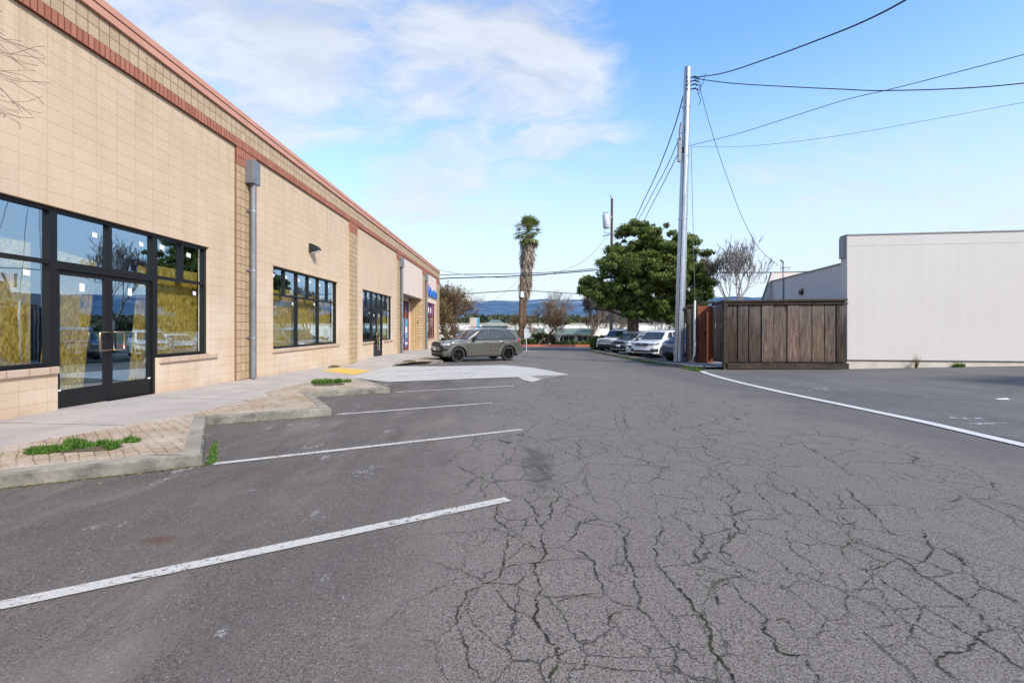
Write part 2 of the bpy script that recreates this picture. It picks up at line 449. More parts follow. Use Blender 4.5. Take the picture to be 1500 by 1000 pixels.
M['glass_blue'] = plain('blue_window_film', (.02,.07,.28), .12, spec=.6, var=.2)
M['glass_dark'] = plain('dark_window_glass', (.015,.017,.02), .06, spec=.8)
M['carglass'] = plain('tinted_car_glass', (.045,.052,.054), .03, .3, spec=1.0, var=.25, scale=2)
M['sticker'] = plain('white_sticker', (.8,.8,.8), .5, var=.03)
M['interior'] = plain('interior_drywall', (.16,.15,.14), .9)
M['intfloor'] = plain('interior_floor', (.10,.095,.09), .6)
M['bronze'] = plain('brushed_bronze', (.42,.31,.2), .3, .9)
M['roof'] = plain('roof_membrane', (.3,.3,.29), .9)
# wood
def wood(name, c1, c2, sc=(14,14,1.1), tint=False, rough=.85):
    m = NT(name); v = m.coord(scale=sc)
    n = m.noise(v, 1.2, 7, .72, .6)
    c = m.mix(m.ramp(n, [(.36,0),(.64,1)]), c1, c2)
    c = m.mix(m.ramp(m.noise(m.coord(scale=(30,30,1.5)), 1, 4, .7), [(.5,0),(.66,.7)]), c, tuple(x*.4 for x in c1))
    if tint:
        a = m.new('ShaderNodeAttribute'); a.attribute_name = 'tint'
        c = m.mix(1.0, c, a.outputs['Color'], 'MULTIPLY')
        s = m.sep(m.coord())
        # weathered grey top, mould at the foot
        c = m.mix(m.math('MULTIPLY', m.mapr(s[2], .7, 2.3), m.ramp(m.noise(m.coord(scale=(5,5,.7)), 1.5, 5, .7), [(.42,0),(.6,.7)])), c, (.13,.118,.11))
        c = m.mix(m.mapr(s[2], -.3, .25, .75, 0), c, (.025,.02,.015))
        c = m.mix(m.ramp(m.voro(m.coord(scale=(4.2,4.2,2.3)), 1.0), [(.06,.9),(.12,0)]), c, (.03,.02,.015))
    m.bump(n, .5, .01)
    return m.fin(c, rough)
M['fencewood'] = wood('weathered_fence_wood', (.028,.019,.015), (.135,.094,.073), tint=True)
M['fencerail'] = wood('weathered_rail', (.022,.016,.012), (.075,.05,.034), sc=(1.2,14,14))
M['polewood'] = wood('pole_wood', (.07,.045,.03), (.17,.115,.08))
M['rustgate'] = wood('rust_brown_metal', (.17,.05,.02), (.25,.08,.033), sc=(3,3,.8), rough=.7)
M['bark'] = wood('tree_bark', (.045,.028,.02), (.13,.08,.055), sc=(5,5,1))
M['bark_grey'] = wood('grey_bark', (.13,.11,.095), (.27,.23,.20), sc=(6,6,2))
M['bark_brown'] = wood('brown_bark', (.10,.062,.035), (.2,.125,.075), sc=(6,6,2))
M['wire'] = plain('black_cable', (.015,.015,.016), .6)
M['wire_grey'] = plain('grey_cable', (.12,.12,.125), .6)
def leaf(name, c1, c2, c3, scale=1.2):
    m = NT(name); v = m.coord()
    n = m.noise(v, scale, 3, .6)
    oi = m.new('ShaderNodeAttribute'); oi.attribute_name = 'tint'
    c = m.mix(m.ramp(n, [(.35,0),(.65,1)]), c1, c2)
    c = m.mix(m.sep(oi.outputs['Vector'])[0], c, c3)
    m.fin(c, .65, 0, .25)
    tr = m.new('ShaderNodeBsdfTranslucent'); m.L(c, tr.inputs['Color'])
    mx = m.new('ShaderNodeMixShader'); mx.inputs[0].default_value = .3
    m.L(m.b.outputs[0], mx.inputs[1]); m.L(tr.outputs[0], mx.inputs[2]); m.L(mx.outputs[0], m.out.inputs['Surface'])
    return m.mat
M['leaf_dark'] = leaf('evergreen_leaves', (.05,.085,.018), (.11,.155,.032), (.30,.33,.08), .9)
M['leaf_palm'] = leaf('palm_leaves', (.12,.17,.05), (.22,.27,.08), (.46,.44,.17))
M['leaf_dead'] = leaf('dead_palm_leaves', (.14,.10,.07), (.28,.21,.15), (.52,.44,.35), 2)
M['leaf_olive'] = leaf('olive_leaves', (.16,.135,.035), (.26,.22,.06), (.34,.25,.09))
M['leaf_rust'] = leaf('russet_twigs', (.20,.125,.075), (.29,.19,.115), (.34,.24,.13))
M['leaf_shrub'] = leaf('shrub_leaves', (.05,.07,.014), (.11,.13,.03), (.19,.19,.05))
M['grass'] = leaf('grass_blades', (.035,.10,.012), (.07,.17,.025), (.16,.27,.05), 3)
M['grass_dry'] = leaf('dry_moss', (.09,.09,.02), (.13,.13,.04), (.22,.19,.08), 3)
M['farwood'] = leaf('far_trees', (.045,.065,.035), (.09,.105,.055), (.15,.14,.08), .02)
# vehicles
def carpaint(name, col, metal=.0, rough=.3):
    m = NT(name); v = m.coord()
    c = m.mix(m.ramp(m.noise(v, 3, 4), [(.3,0),(.7,1)]), tuple(x*.93 for x in col), col)
    m.b.inputs['Coat Weight'].default_value = 1; m.b.inputs['Coat Roughness'].default_value = .03
    return m.fin(c, rough, metal, .5)
M['car_olive'] = carpaint('grey_green_paint', (.115,.108,.090), .3, .24)
M['car_white'] = carpaint('white_car_paint', (.78,.78,.78))
M['car_grey'] = carpaint('slate_grey_paint', (.24,.265,.31), .4, .3)
M['car_navy'] = carpaint('navy_paint', (.08,.115,.17), .4, .3)
M['tyre'] = plain('tyre_rubber', (.03,.029,.028), .85)
M['rim_black'] = plain('black_alloy', (.02,.02,.022), .3, .6, spec=.6)
M['rim_silver'] = plain('silver_alloy', (.5,.5,.52), .3, .9)
M['plastic'] = plain('black_plastic', (.02,.02,.021), .6)
M['chrome'] = plain('chrome', (.7,.7,.72), .12, 1.0, var=.02)
M['lamp_glass'] = plain('lamp_lens', (.5,.54,.58), .08, .4, spec=1.0)
M['tail'] = plain('red_lens', (.45,.02,.02), .15, spec=.8)
M['amber'] = plain('amber_lens', (.6,.22,.03), .2, spec=.8)
M['plate'] = plain('number_plate', (.75,.75,.75), .5)
M['hose_white'] = plain('white_conduit', (.55,.53,.5), .6)
# setting, far
def terrain(name, c1, c2, c3, sc, haze=None):
    m = NT(name); v = m.coord()
    c = m.mix(m.ramp(m.noise(v, sc, 6, .6), [(.38,0),(.62,1)]), c1, c2)
    c = m.mix(m.ramp(m.noise(v, sc*5, 5, .65), [(.45,0),(.7,.6)]), c, c3)
    return m.fin(c, .95, 0, .1)
M['ground'] = terrain('valley_ground', (.10,.11,.05), (.16,.15,.08), (.07,.08,.04), .03)
M['soil'] = terrain('soil', (.10,.075,.045), (.15,.12,.08), (.06,.05,.03), 4)
M['redkerb'] = plain('red_kerb_paint', (.42,.13,.085), .8, var=.2, scale=2)
M['hazewhite'] = plain('white_stucco', (.74,.72,.67), .9, var=.06, scale=.8)
M['awning'] = plain('green_roof', (.12,.165,.145), .7, var=.12, scale=1)
M['signblue'] = plain('sign_blue', (.02,.16,.55), .35, spec=.5, var=.1)
M['signcyan'] = plain('sign_cyan', (.08,.40,.62), .5)
M['signpink'] = plain('sign_pink', (.60,.22,.42), .5)
M['signpurple'] = plain('sign_purple', (.22,.16,.5), .5)
M['beige'] = plain('beige_panel', (.60,.54,.48), .8)
M['transformer'] = plain('transformer_grey', (.50,.53,.55), .5, .1)
from mathutils import Matrix
def rebase(root, loc):
    """put the thing's Empty at its base; children keep world coordinates"""
    root.location = loc
    for ch in root.children:
        ch.matrix_parent_inverse = Matrix.Translation(-Vector(loc))

# =================================================================== SETTING
def build_ground():
    xs = sorted(set([-6000,-3000,-1500,-700,-300,-120,-60,-30,-15,-8,8,15,30,60,120,300,700,1500,3000,6000]))
    ys = [-300,-60,-15,0,10,20,30,40,50,60,90,150,300,600,1200,2400,5000,8000]
    mb = MB()
    for y in ys:
        for x in xs: mb.v.append((x, y, zg(y)-.06))
    n = len(xs)
    for j in range(len(ys)-1):
        for i in range(n-1):
            mb.f.append((j*n+i, j*n+i+1, (j+1)*n+i+1, (j+1)*n+i)); mb.m.append(0)
    tag(mb.build('ground', M['ground']), kind='structure')
build_ground()
g2 = lambda x, y: zg(y)
lot = [(-7.2,-12),(6.15,-12),(6.15,10.6),(6.5,14.2),(7.0,17.0),(7.3,20),(7.2,50),(60,50),(60,57),(-60,57),(-60,46.2),(-7.2,46.2)]
tag(sheet('parking_lot', lot, g2, M['asphalt'], 2.0), kind='structure')
def side_h(x, y):
    return zg(y)+max(0, x-12.5)*.028*interp(y, [(-2,0),(12,1),(20,1)])
tag(sheet('side_lot', [(6.15,-12),(34,-12),(34,19),(7.3,19),(7.0,17.0),(6.5,14.2),(6.15,10.6)], side_h, M['asphalt_side'], 1.0, .004), kind='structure')
tag(sheet('car_lot', [(7.2,20),(7.3,19),(34,19),(34,49.5),(7.25,49.5)], g2, M['asphalt_side'], 2.0, .002), kind='structure')
tag(sheet('planting_strip', [(-60,57),(60,57),(60,62),(-60,62)], g2, M['soil'], 3.0, .09), kind='structure')
tag(sheet('street_beyond', [(-80,62),(80,62),(80,74),(-80,74)], g2, M['asphalt_side'], 5.0, .01), kind='structure')

# --- parking bay geometry: stripes run along D, the stall heads along N
D = Vector((math.cos(R(30)), math.sin(R(30)))); N = Vector((-math.sin(R(30)), math.cos(R(30))))
TIPS = [Vector((-3.12,1.55)), Vector((-3.0,4.65)), Vector((-2.86,7.63)), Vector((-2.72,10.75))]
LT = 1.68
def corner(t): return t - D*LT
k1 = []
for t in TIPS: k1 += [corner(t), t]
k1.append(Vector((-4.15,13.15))); k1.append(Vector((-4.35,14.2)))
TIPS2 = [Vector((-3.25,23.0)), Vector((-3.15,26.1)), Vector((-3.1,29.2)), Vector((-3.05,32.3)), Vector((-3.0,35.4)), Vector((-3.0,38.5)), Vector((-3.0,41.6))]
k2 = [Vector((-5.1,20.4))]
for t in TIPS2: k2 += [corner(t), t]
k2.append(Vector((-4.4,44.4)))
def edge_x(y):
    return interp(y, [(2.5,-5.45),(4.9,-5.24),(7.0,-4.72),(9.25,-4.69),(9.8,-5.05),(13.5,-5.15),(14.6,-5.0),(20.4,-5.1),(24,-5.0),(46,-5.0)])

def offset_in(poly, w):
    """mitred inward offset to the left of the walking direction"""
    out = []
    n = len(poly)
    for i, p in enumerate(poly):
        ns = []
        if i > 0: d = (p-poly[i-1]).normalized(); ns.append(Vector((-d.y, d.x)))
        if i < n-1: d = (poly[i+1]-p).normalized(); ns.append(Vector((-d.y, d.x)))
        if len(ns) == 2:
            m = (ns[0]+ns[1]).normalized(); k = w/max(.45, m.dot(ns[0]))
        else: m = ns[0]; k = w
        out.append(p+m*k)
    return out
def densify(poly, step=.5):
    out = [poly[0]]
    for a, b in zip(poly, poly[1:]):
        n = max(1, int((b-a).length/step))
        for i in range(1, n+1): out.append(a+(b-a)*(i/n))
    return out
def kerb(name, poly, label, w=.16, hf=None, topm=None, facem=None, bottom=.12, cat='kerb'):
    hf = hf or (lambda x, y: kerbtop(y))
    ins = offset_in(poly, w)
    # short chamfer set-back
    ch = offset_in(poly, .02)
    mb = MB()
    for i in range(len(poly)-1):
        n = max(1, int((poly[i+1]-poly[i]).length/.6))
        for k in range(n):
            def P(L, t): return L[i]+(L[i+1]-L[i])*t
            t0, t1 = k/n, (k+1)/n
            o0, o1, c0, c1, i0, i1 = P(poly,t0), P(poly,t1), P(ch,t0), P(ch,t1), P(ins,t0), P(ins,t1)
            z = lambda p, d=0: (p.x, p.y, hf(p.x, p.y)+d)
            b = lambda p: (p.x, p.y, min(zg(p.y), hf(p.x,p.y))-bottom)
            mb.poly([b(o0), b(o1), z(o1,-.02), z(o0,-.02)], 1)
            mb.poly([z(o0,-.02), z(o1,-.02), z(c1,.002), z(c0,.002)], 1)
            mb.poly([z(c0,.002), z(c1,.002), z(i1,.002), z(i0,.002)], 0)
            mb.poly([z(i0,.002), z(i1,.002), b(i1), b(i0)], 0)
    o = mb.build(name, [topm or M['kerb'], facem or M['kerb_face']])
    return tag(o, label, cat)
# keep the raised side on the left when walking towards +Y
kerb('kerb', k1, 'near sawtooth concrete kerb along the brick paver planters, mossy at its foot')
kerb('kerb', k2, 'far sawtooth concrete kerb beyond the pale slab, in front of the parked grey-green suv')
def pav(poly_in, name):
    o = sheet(name, poly_in, lambda x, y: H(x, y) if False else kerbtop(y)*(1)+0, M['pavers'], .5, -.004)
    return tag(o, kind='structure')
in1 = offset_in(k1, .15)
yy = [14.4,13.5,11.5,9.8,9.25,8,7.0,6,4.9,3.8,2.5,1.0,-.2]
pav([(p.x, p.y) for p in in1]+[(edge_x(y), y) for y in yy if y > in1[0].y-.4], 'paver_verge')
in2 = offset_in(k2, .15)
yy = [44.4,40,35,30,26,24,22,20.6]
pav([(p.x, p.y) for p in in2]+[(edge_x(y), y) for y in yy], 'paver_verge')
# sidewalk, ruled between the wall foot and the verge
def sidewalk():
    ys = np.arange(-2.0, 46.01, .25); mb = MB(); n = 7
    for y in ys:
        ex = edge_x(y)
        for i in range(n):
            t = i/(n-1); x = -6.95+(ex+6.95)*t
            tt = max(0, (x+6.69)/(ex+6.69))
            mb.v.append((x, y, swz(y)*(1-tt)+(kerbtop(y)+.003)*tt))
        mb.v.append((ex, y, zg(y)-.15))
    m = n+1
    for j in range(len(ys)-1):
        for i in range(m-1):
            mb.f.append((j*m+i, j*m+i+1, (j+1)*m+i+1, (j+1)*m+i)); mb.m.append(0)
    o = mb.build('sidewalk', M['sidewalk']); tag(o, kind='structure')
sidewalk()
def HS(x, y):
    ex = edge_x(y); tt = min(1, max(0, (x+6.69)/(ex+6.69)))
    return swz(y)*(1-tt)+(kerbtop(y)+.003)*tt
tag(sheet('tactile_paving', [(-6.2,15.6),(-5.12,15.6),(-5.1,17.6),(-6.3,17.6)], HS, M['tactile'], .25, .006), kind='structure')
apron = [(-4.35,14.15),(-3.4,13.3),(-1.2,14.35),(.24,14.95),(.35,14.0),(.60,13.3),(.92,14.1),(.6,15.3),(1.95,15.95),(1.4,18.0),(.9,19.6),(-.33,21.4),(-3.0,20.5),(-5.1,20.45),(-5.02,14.6)]
tag(sheet('concrete_slab', apron, g2, M['apron'], .5, .012), kind='structure')
# --- painted lines
def line(name, a, b, w, mat, off=.008, ext=None):
    a = Vector(a); b = Vector(b); d = (b-a).normalized(); n = Vector((-d.y, d.x))*w/2
    hf = ext or g2
    return tag(sheet(name, [tuple(a-n), tuple(b-n), tuple(b+n), tuple(a+n)], hf, mat, 1.0, off), kind='structure')
line('parking_line', (-3.0,1.83), (-.02,3.68), .10, M['paint'])
line('parking_line', (-2.93,4.70), (.15,6.45), .095, M['paint'])
line('parking_line', (-2.80,7.72), (-.35,9.08), .095, M['paint'])
line('parking_line', (-2.62,10.85), (.1,12.3), .095, M['paint'])
for i, t in enumerate(TIPS2[1:]):
    line('parking_line', (t.x+.1, t.y+.05), (t.x+3.9, t.y+2.25), .10, M['paint'])
for a, b in (((-3.6,15.2),(-1.0,16.8)), ((-4.4,17.2),(-1.9,18.7)), ((-1.6,17.6),(-.4,20.0)), ((-3.4,17.6),(-2.6,19.8))):
    line('blue_marking', a, b, .10, M['paint_blue'], .020)
# white painted edge curving to the pole
def ribbon(name, pts, w, mat, off, hf=g2):
    pts = [Vector(p) for p in pts]; l = offset_in(pts, w/2); r = offset_in(pts, -w/2)
    return tag(sheet(name, [(p.x,p.y) for p in r]+[(p.x,p.y) for p in reversed(l)], hf, mat, .5, off), kind='structure')
ribbon('edge_line', [(5.78,-6),(5.83,3),(5.92,5.5),(6.08,7.0),(6.12,9),(6.14,10.7),(6.28,12.9),(6.52,15.0),(6.85,16.9),(7.25,18.5)], .185, M['paint_edge'], .012)
rr = random.Random(5)
def scraps(cx, cy, n, sx, sy):
    for i in range(n):
        x = cx+rr.uniform(-sx, sx); y = cy+rr.uniform(-sy, sy); L = rr.uniform(.15,.55)
        a = R(rr.uniform(-14,14))
        line('worn_marking', (x, y), (x+L*math.cos(a), y+L*math.sin(a)), rr.uniform(.03,.09), M['paint_worn'], .012, side_h)
scraps(7.1,12.1,9,.75,.9); scraps(6.9,7.2,10,.45,.75); scraps(9.2,9.7,3,.9,.5)

# --- kerb in front of the car lot, the little island with the sign, red kerb across the street
hk = lambda x, y: zg(y)+.13
kerb('kerb', [Vector(p) for p in [(7.35,49.0),(7.2,43),(6.85,34),(6.78,26),(6.9,21.5),(7.05,19.3),(7.45,18.5)]], 'long low concrete kerb edging the row of parked cars on the right', .15, hk)
tag(sheet('planting_bed', [(6.92,21.5),(7.0,19.6),(7.75,19.7),(7.8,24),(7.7,30),(7.9,48.8),(7.45,48.8),(7.3,43),(6.97,34),(6.9,26)], g2, M['soil'], 1.0, .09), kind='structure')
tag(sheet('concrete_pad', [(7.2,18.55),(9.6,18.6),(10.4,22.6),(7.3,22.6),(7.1,20)], g2, M['slab'], .5, .10), kind='structure')
isl = [Vector(p) for p in [(2.1,38.3),(1.9,39.3),(.6,39.4),(.2,38.7),(.75,37.9),(1.95,37.8),(2.1,38.3)]]
kerb('kerb', isl, 'small concrete island kerb around the foot of the street sign', .16, hk)
tag(sheet('island_top', [(p.x,p.y) for p in offset_in(isl, .1)[:-1]], g2, M['slab'], .5, .12), kind='structure')
kerb('red_kerb', [Vector((60,56.9)), Vector((12,56.9)), Vector((3,56.9)), Vector((-30,56.9)), Vector((-60,56.9))][::-1], 'red painted kerb across the street below the shrubs', .25, lambda x, y: -1.0+.26, M['redkerb'], M['redkerb'])

# =================================================================== LEFT BUILDING
WX = -6.69; PXF = -6.65; GX = -6.81
LB = empty('commercial_building', label='long tan block building with red parapet band and black-framed shop windows', cat='building')
ZT, ZS, ZH = 2.22, .68, 3.03      # transom, sill, head
BAYS = [(-8.0,-4.8),(-3.75,3.4),(4.35,11.58),(12.49,19.73),(20.75,28.05)]
PILS = [(-4.8,-3.75),(3.4,4.35),(11.58,12.49),(19.73,20.75),(28.05,29.05),(36.15,38.0),(42.9,44.6)]
OPEN = [(4.9,7.06,ZS,ZH),(7.06,9.08,-2,ZH),(9.08,10.6,ZS,ZH),(13.46,18.5,ZS-.03,ZH-.02),
        (21.6,23.3,ZS-.08,ZH-.03),(23.3,25.15,-2,ZH-.03),(25.15,26.9,ZS-.08,ZH-.03)]
def wallgrid(name, y0, y1, z0, z1, opens, xf, depth, mat):
    ys = sorted(set([y0,y1]+[v for o in opens for v in o[:2]])); zs = sorted(set([z0,z1]+[max(z0,v) for o in opens for v in o[2:]]))
    sol = lambda yc, zc: y0 < yc < y1 and z0 < zc < z1 and not any(o[0] < yc < o[1] and o[2] < zc < o[3] for o in opens)
    mb = MB(); xb = xf-depth
    for i in range(len(ys)-1):
        for j in range(len(zs)-1):
            a, b, c, d = ys[i], ys[i+1], zs[j], zs[j+1]; yc, zc = (a+b)/2, (c+d)/2
            if not sol(yc, zc): continue
            mb.poly([(xf,a,c),(xf,b,c),(xf,b,d),(xf,a,d)])
            e = 1e-3
            if not sol(a-e, zc): mb.poly([(xf,a,c),(xf,a,d),(xb,a,d),(xb,a,c)])
            if not sol(b+e, zc): mb.poly([(xf,b,c),(xb,b,c),(xb,b,d),(xf,b,d)])
            if not sol(yc, c-e): mb.poly([(xf,a,c),(xb,a,c),(xb,b,c),(xf,b,c)])
            if not sol(yc, d+e): mb.poly([(xf,a,d),(xf,b,d),(xb,b,d),(xb,a,d)])
            mb.poly([(xb,a,c),(xb,a,d),(xb,b,d),(xb,b,c)])
    return mb.build(name, mat, LB)
for (a, b) in BAYS:
    wallgrid('wall', a, b, -1.4, 5.66, [o for o in OPEN if a < o[0] < b], WX, .24, M['cmu'])
# chamfer-like vertical joint between bay and pier is the 4 cm step of the pier
for (a, b) in PILS:
    p = MB().box(-6.93, PXF, a, b, -1.4, 5.23).build('pier', M['split_sq'], LB)
    MB().box(-6.93, PXF+.004, a, b, 5.23, 5.66).build('pier_cap', M['redband'], p)
MB().box(-6.93, PXF+.012, -8, 44.6, 5.66, 5.872).build('brick_band', M['redband'], LB)
MB().box(-6.93, PXF, -8, 44.6, 5.872, 6.29).build('parapet', M['split'], LB)
c = MB().box(-6.98, PXF+.05, -8.05, 44.66, 6.29, 6.415).build('roof_cap', M['redcap'], LB)
MB().box(-6.98, PXF+.02, -8.05, 44.64, 6.415, 6.435).build('cap_reveal', M['redcap_dark'], c)
MB().box(-7.0, PXF+.065, -8.06, 44.68, 6.435, 6.55).build('cap_top', M['redcap'], c)
# end, back walls and roof
mb = MB(); mb.box(-24.9,-6.93,44.3,44.56,-1.4,6.3); mb.box(-25.2,-24.9,-8,44.56,-1.4,6.3); mb.box(-24.9,-6.93,-8,-7.7,-1.4,6.3)
mb.build('outer_wall', M['split_sq_x'], LB)
MB().box(-24.9,-6.95,-7.7,44.3,5.9,6.0).build('roof', M['roof'], LB)
mb = MB()
mb.poly([(-12,-7,.02),(-6.93,-7,.02),(-6.93,12,.0),(-12,12,.0)],1); mb.poly([(-12,12,.0),(-6.93,12,.0),(-6.93,29,-.2),(-12,29,-.2)],1)
mb.poly([(-12,-7,0),(-12,29,-.3),(-12,29,3.5),(-12,-7,3.5)]); mb.poly([(-12,-7,3.5),(-12,29,3.5),(-6.93,29,3.5),(-6.93,-7,3.5)])
mb.poly([(-12,12,-.3),(-6.93,12,-.3),(-6.93,12,3.5),(-12,12,3.5)]); mb.poly([(-12,29,-.3),(-6.93,29,-.3),(-6.93,29,3.5),(-12,29,3.5)])
mb.poly([(-12,-7,0),(-6.93,-7,0),(-6.93,-7,3.5),(-12,-7,3.5)])
mb.build('interior', [M['interior'], M['intfloor']], LB)
def pane(y0, y1, z0, z1, par, mat=None, x=GX, sticker=None):
    o = MB().poly([(x,y0,z0),(x,y1,z0),(x,y1,z1),(x,y0,z1)]).build('pane', mat or M['glass'], par)
    if sticker:
        sy, sz, w, h = sticker
        MB().poly([(x+.004,sy,sz),(x+.004,sy+w,sz-.01),(x+.004,sy+w,sz+h-.01),(x+.004,sy,sz+h)]).build('sticker', M['sticker'], par)
    return o
def windowunit(y0, y1, z0, z1, tz, upper, lower, mat=None, fmat=None, stick=True, umat=None, fw=.055, x=GX):
    """frame mesh = the window; panes, stickers and sill are its sub-parts"""
    fm = fmat or M['blackframe']; f = MB(); xa, xb = x-.055, x+.055
    f.box(xa, xb, y0, y1, z1-fw, z1); f.box(xa, xb, y0, y1, z0, z0+fw)
    f.box(xa, xb, y0, y0+fw, z0+fw, z1-fw); f.box(xa, xb, y1-fw, y1, z0+fw, z1-fw)
    if tz: f.box(xa, xb-.001, y0+fw, y1-fw, tz-fw/2, tz+fw/2)
    lo = (tz-fw/2) if tz else z1-fw
    if tz:
        for m_ in upper: f.box(xa, xb-.002, m_-fw/2, m_+fw/2, tz+fw/2, z1-fw)
    for m_ in lower: f.box(xa, xb-.002, m_-fw/2, m_+fw/2, z0+fw, lo)
    w = f.build('window', fm, LB)
    rs = random.Random(int(y0*100))
    ed = [y0+fw]+list(lower)+[y1-fw]
    for a, b in zip(ed, ed[1:]):
        pane(a, b, z0+fw, lo, w, mat, x, (b-.24-rs.random()*.1, lo-.15-rs.random()*.1, .1, .08) if stick else None)
    if tz:
        ed = [y0+fw]+list(upper)+[y1-fw]
        for a, b in zip(ed, ed[1:]):
            pane(a, b, tz+fw/2, z1-fw, w, umat or mat, x, ((a+.10+rs.random()*.1, z1-.25-rs.random()*.06, .13, .09) if stick else None))
    return w
def sill(y0, y1, z, par):
    MB().box(-6.92, WX+.045, y0, y1, z-.105, z).build('sill', M['sillbrick'], par, bevel=.012)
# shopfront near the camera
w = windowunit(4.9, 7.06, ZS, ZH, ZT, [], [], fw=.06); sill(4.62, 7.05, ZS, w)
w = windowunit(9.08, 10.6, ZS, ZH, ZT, [9.84], [], fw=.06); sill(9.09, 10.86, ZS, w)
w = windowunit(7.06, 9.08, ZT-.03, ZH, None, [], [8.07], fw=.06)
def door_pair(y0, y1, ztop, zbot, x=GX):
    ym = (y0+y1)/2
    fr = MB(); xa, xb = x-.055, x+.055
    fr.box(xa, xb, y0, y0+.055, zbot, ztop); fr.box(xa, xb, y1-.055, y1, zbot, ztop); fr.box(xa, xb, y0+.055, y1-.055, ztop-.06, ztop)
    fr.box(xa-.02, xb+.03, y0+.055, y1-.055, zbot-.02, zbot+.012)
    fr.build('door_frame', M['blackframe'], LB)
    for k, (a, b) in enumerate(((y0+.058, ym-.003), (ym+.003, y1-.058))):
        f = MB(); xa, xb = x-.022, x+.024; zt = ztop-.065; zb = zbot+.016; s = .075
        f.box(xa, xb, a, a+s, zb, zt); f.box(xa, xb, b-s, b, zb, zt); f.box(xa, xb, a+s, b-s, zt-.07, zt); f.box(xa, xb, a+s, b-s, zb, zb+.28)
        d = f.build('door', M['blackframe'], LB)
        MB().poly([(x,a+s,zb+.28),(x,b-s,zb+.28),(x,b-s,zt-.07),(x,a+s,zt-.07)]).build('pane', M['glass'], d)
        hy = (b-s/2) if k == 0 else (a+s/2); dr = -1 if k == 0 else 1
        h = MB(); zc = zb+1.0
        h.tube([(xb,hy,zc+.15),(xb+.06,hy,zc+.15),(xb+.065,hy,zc+.14),(xb+.065,hy+dr*.0,zc+.14)], .012, 8)
        h.tube([(xb+.06,hy,zc+.15),(xb+.06,hy+dr*.19,zc+.15),(xb+.06,hy+dr*.205,zc+.135),(xb+.06,hy+dr*.205,zc-.135),(xb+.06,hy+dr*.19,zc-.15),(xb+.06,hy,zc-.15),(xb,hy,zc-.15)], .013, 8)
        h.build('handle', M['bronze'], d, smooth=True)
        MB().box(x+.003, x+.005, (a+b)/2-.05, (a+b)/2+.04, zt-.30, zt-.17).build('sticker', M['sticker'], d)
        MB().box(xb, xb+.002, (b-.09) if k else (a+.02), (b-.02) if k else (a+.09), zb+.27, zb+.295).build('label_strip', M['sticker'], d)
door_pair(7.06, 9.08, ZT-.032, swz(8.1)-.012)
w = windowunit(13.46, 18.5, ZS-.03, ZH-.02, ZT-.01, [13.46+.84*i for i in range(1,6)], [15.14,16.82]); sill(13.4, 18.62, ZS-.03, w)
w = windowunit(21.6, 23.3, ZS-.08, ZH-.03, ZT-.02, [22.45], []); sill(21.5, 23.28, ZS-.08, w)
w = windowunit(25.15, 26.9, ZS-.08, ZH-.03, ZT-.02, [26.0], []); sill(25.16, 27.0, ZS-.08, w)
w = windowunit(23.3, 25.15, ZT-.05, ZH-.03, None, [], [24.22])
door_pair(23.3, 25.15, ZT-.052, swz(24.2)-.01)
# pale stucco bays at the far end
def stucco(y0, y1, z0):
    MB().box(-6.93, WX+.005, y0, y1, z0, 5.66).build('stucco_panel', M['stucco_pink'], LB)
stucco(29.05, 36.15, 3.42)
mb = MB()
mb.box(-7.72,-7.56,29.05,33.0,-1.4,1.0); mb.box(-7.72,-7.56,35.5,36.15,-1.4,3.42); mb.box(-7.72,-7.56,29.05,36.15,3.2,3.42)
mb.build('recess_wall', M['stucco_pink'], LB)
for a_s in ((36.0,36.15),(29.05,29.2)): MB().box(-7.56,-6.93,a_s[0],a_s[1],-1.4,3.42).build('recess_side', M['split_sq_x'], LB)
MB().box(-7.56,-6.72,29.05,36.15,3.425,3.47).build('soffit', M['trim_grey'], LB)
MB().poly([(-7.6,29,-.26),(-6.69,29,-.27),(-6.69,36.15,-.42),(-7.6,36.15,-.41)]).build('threshold', M['sidewalk'], LB)
w = windowunit(29.25, 33.0, 1.0, 3.2, 2.3, [30.5,31.75], [31.1], mat=M['glass_dark'], fmat=M['redframe'], stick=False, umat=M['glass_blue'], x=-7.62)
w = windowunit(33.0, 35.5, -.40, 3.2, 2.3, [34.25], [34.25], mat=M['glass_dark'], fmat=M['redframe'], stick=False, umat=M['glass_blue'], fw=.09, x=-7.62)
for (a, b, c_, d_, mt) in ((33.15,34.1,.75,1.95,'signcyan'),(34.4,35.3,.5,1.9,'signcyan'),(33.2,34.1,.05,.65,'signblue'),(34.4,35.3,-.15,.42,'signblue'),(33.3,34.0,.25,.40,'sticker'),(34.5,35.2,.05,.2,'sticker'),(33.4,33.9,1.2,1.5,'sticker'),(34.6,35.1,.9,1.3,'sticker')):
    off = .012 if mt == 'sticker' else .006
    MB().box(-7.62, -7.62+off, a, b, c_, d_).build('poster', M[mt], w)
stucco(38.0, 42.9, 3.32)
mb = MB(); mb.box(-6.93, WX, 38.0, 42.9, -1.4, .36); mb.box(-6.93, WX, 42.25, 42.9, .36, 3.32); mb.build('wall', M['cmu'], LB)
w = windowunit(38.0, 42.25, .36, 3.32, 2.25, [39.05,40.1,41.2], [40.1], mat=M['glass_dark'], fmat=M['redframe'], stick=False, umat=M['glass_blue'], fw=.09)
sill(37.98, 42.4, .36, w)
for a, b in ((39.15,39.8),(40.2,40.9)):
    MB().box(GX, GX+.008, a, b, 2.5, 2.95).build('poster', M['sticker'], w)
MB().box(GX, GX+.008, 38.7, 39.3, .9, 1.7).build('poster', M['sticker'], w)
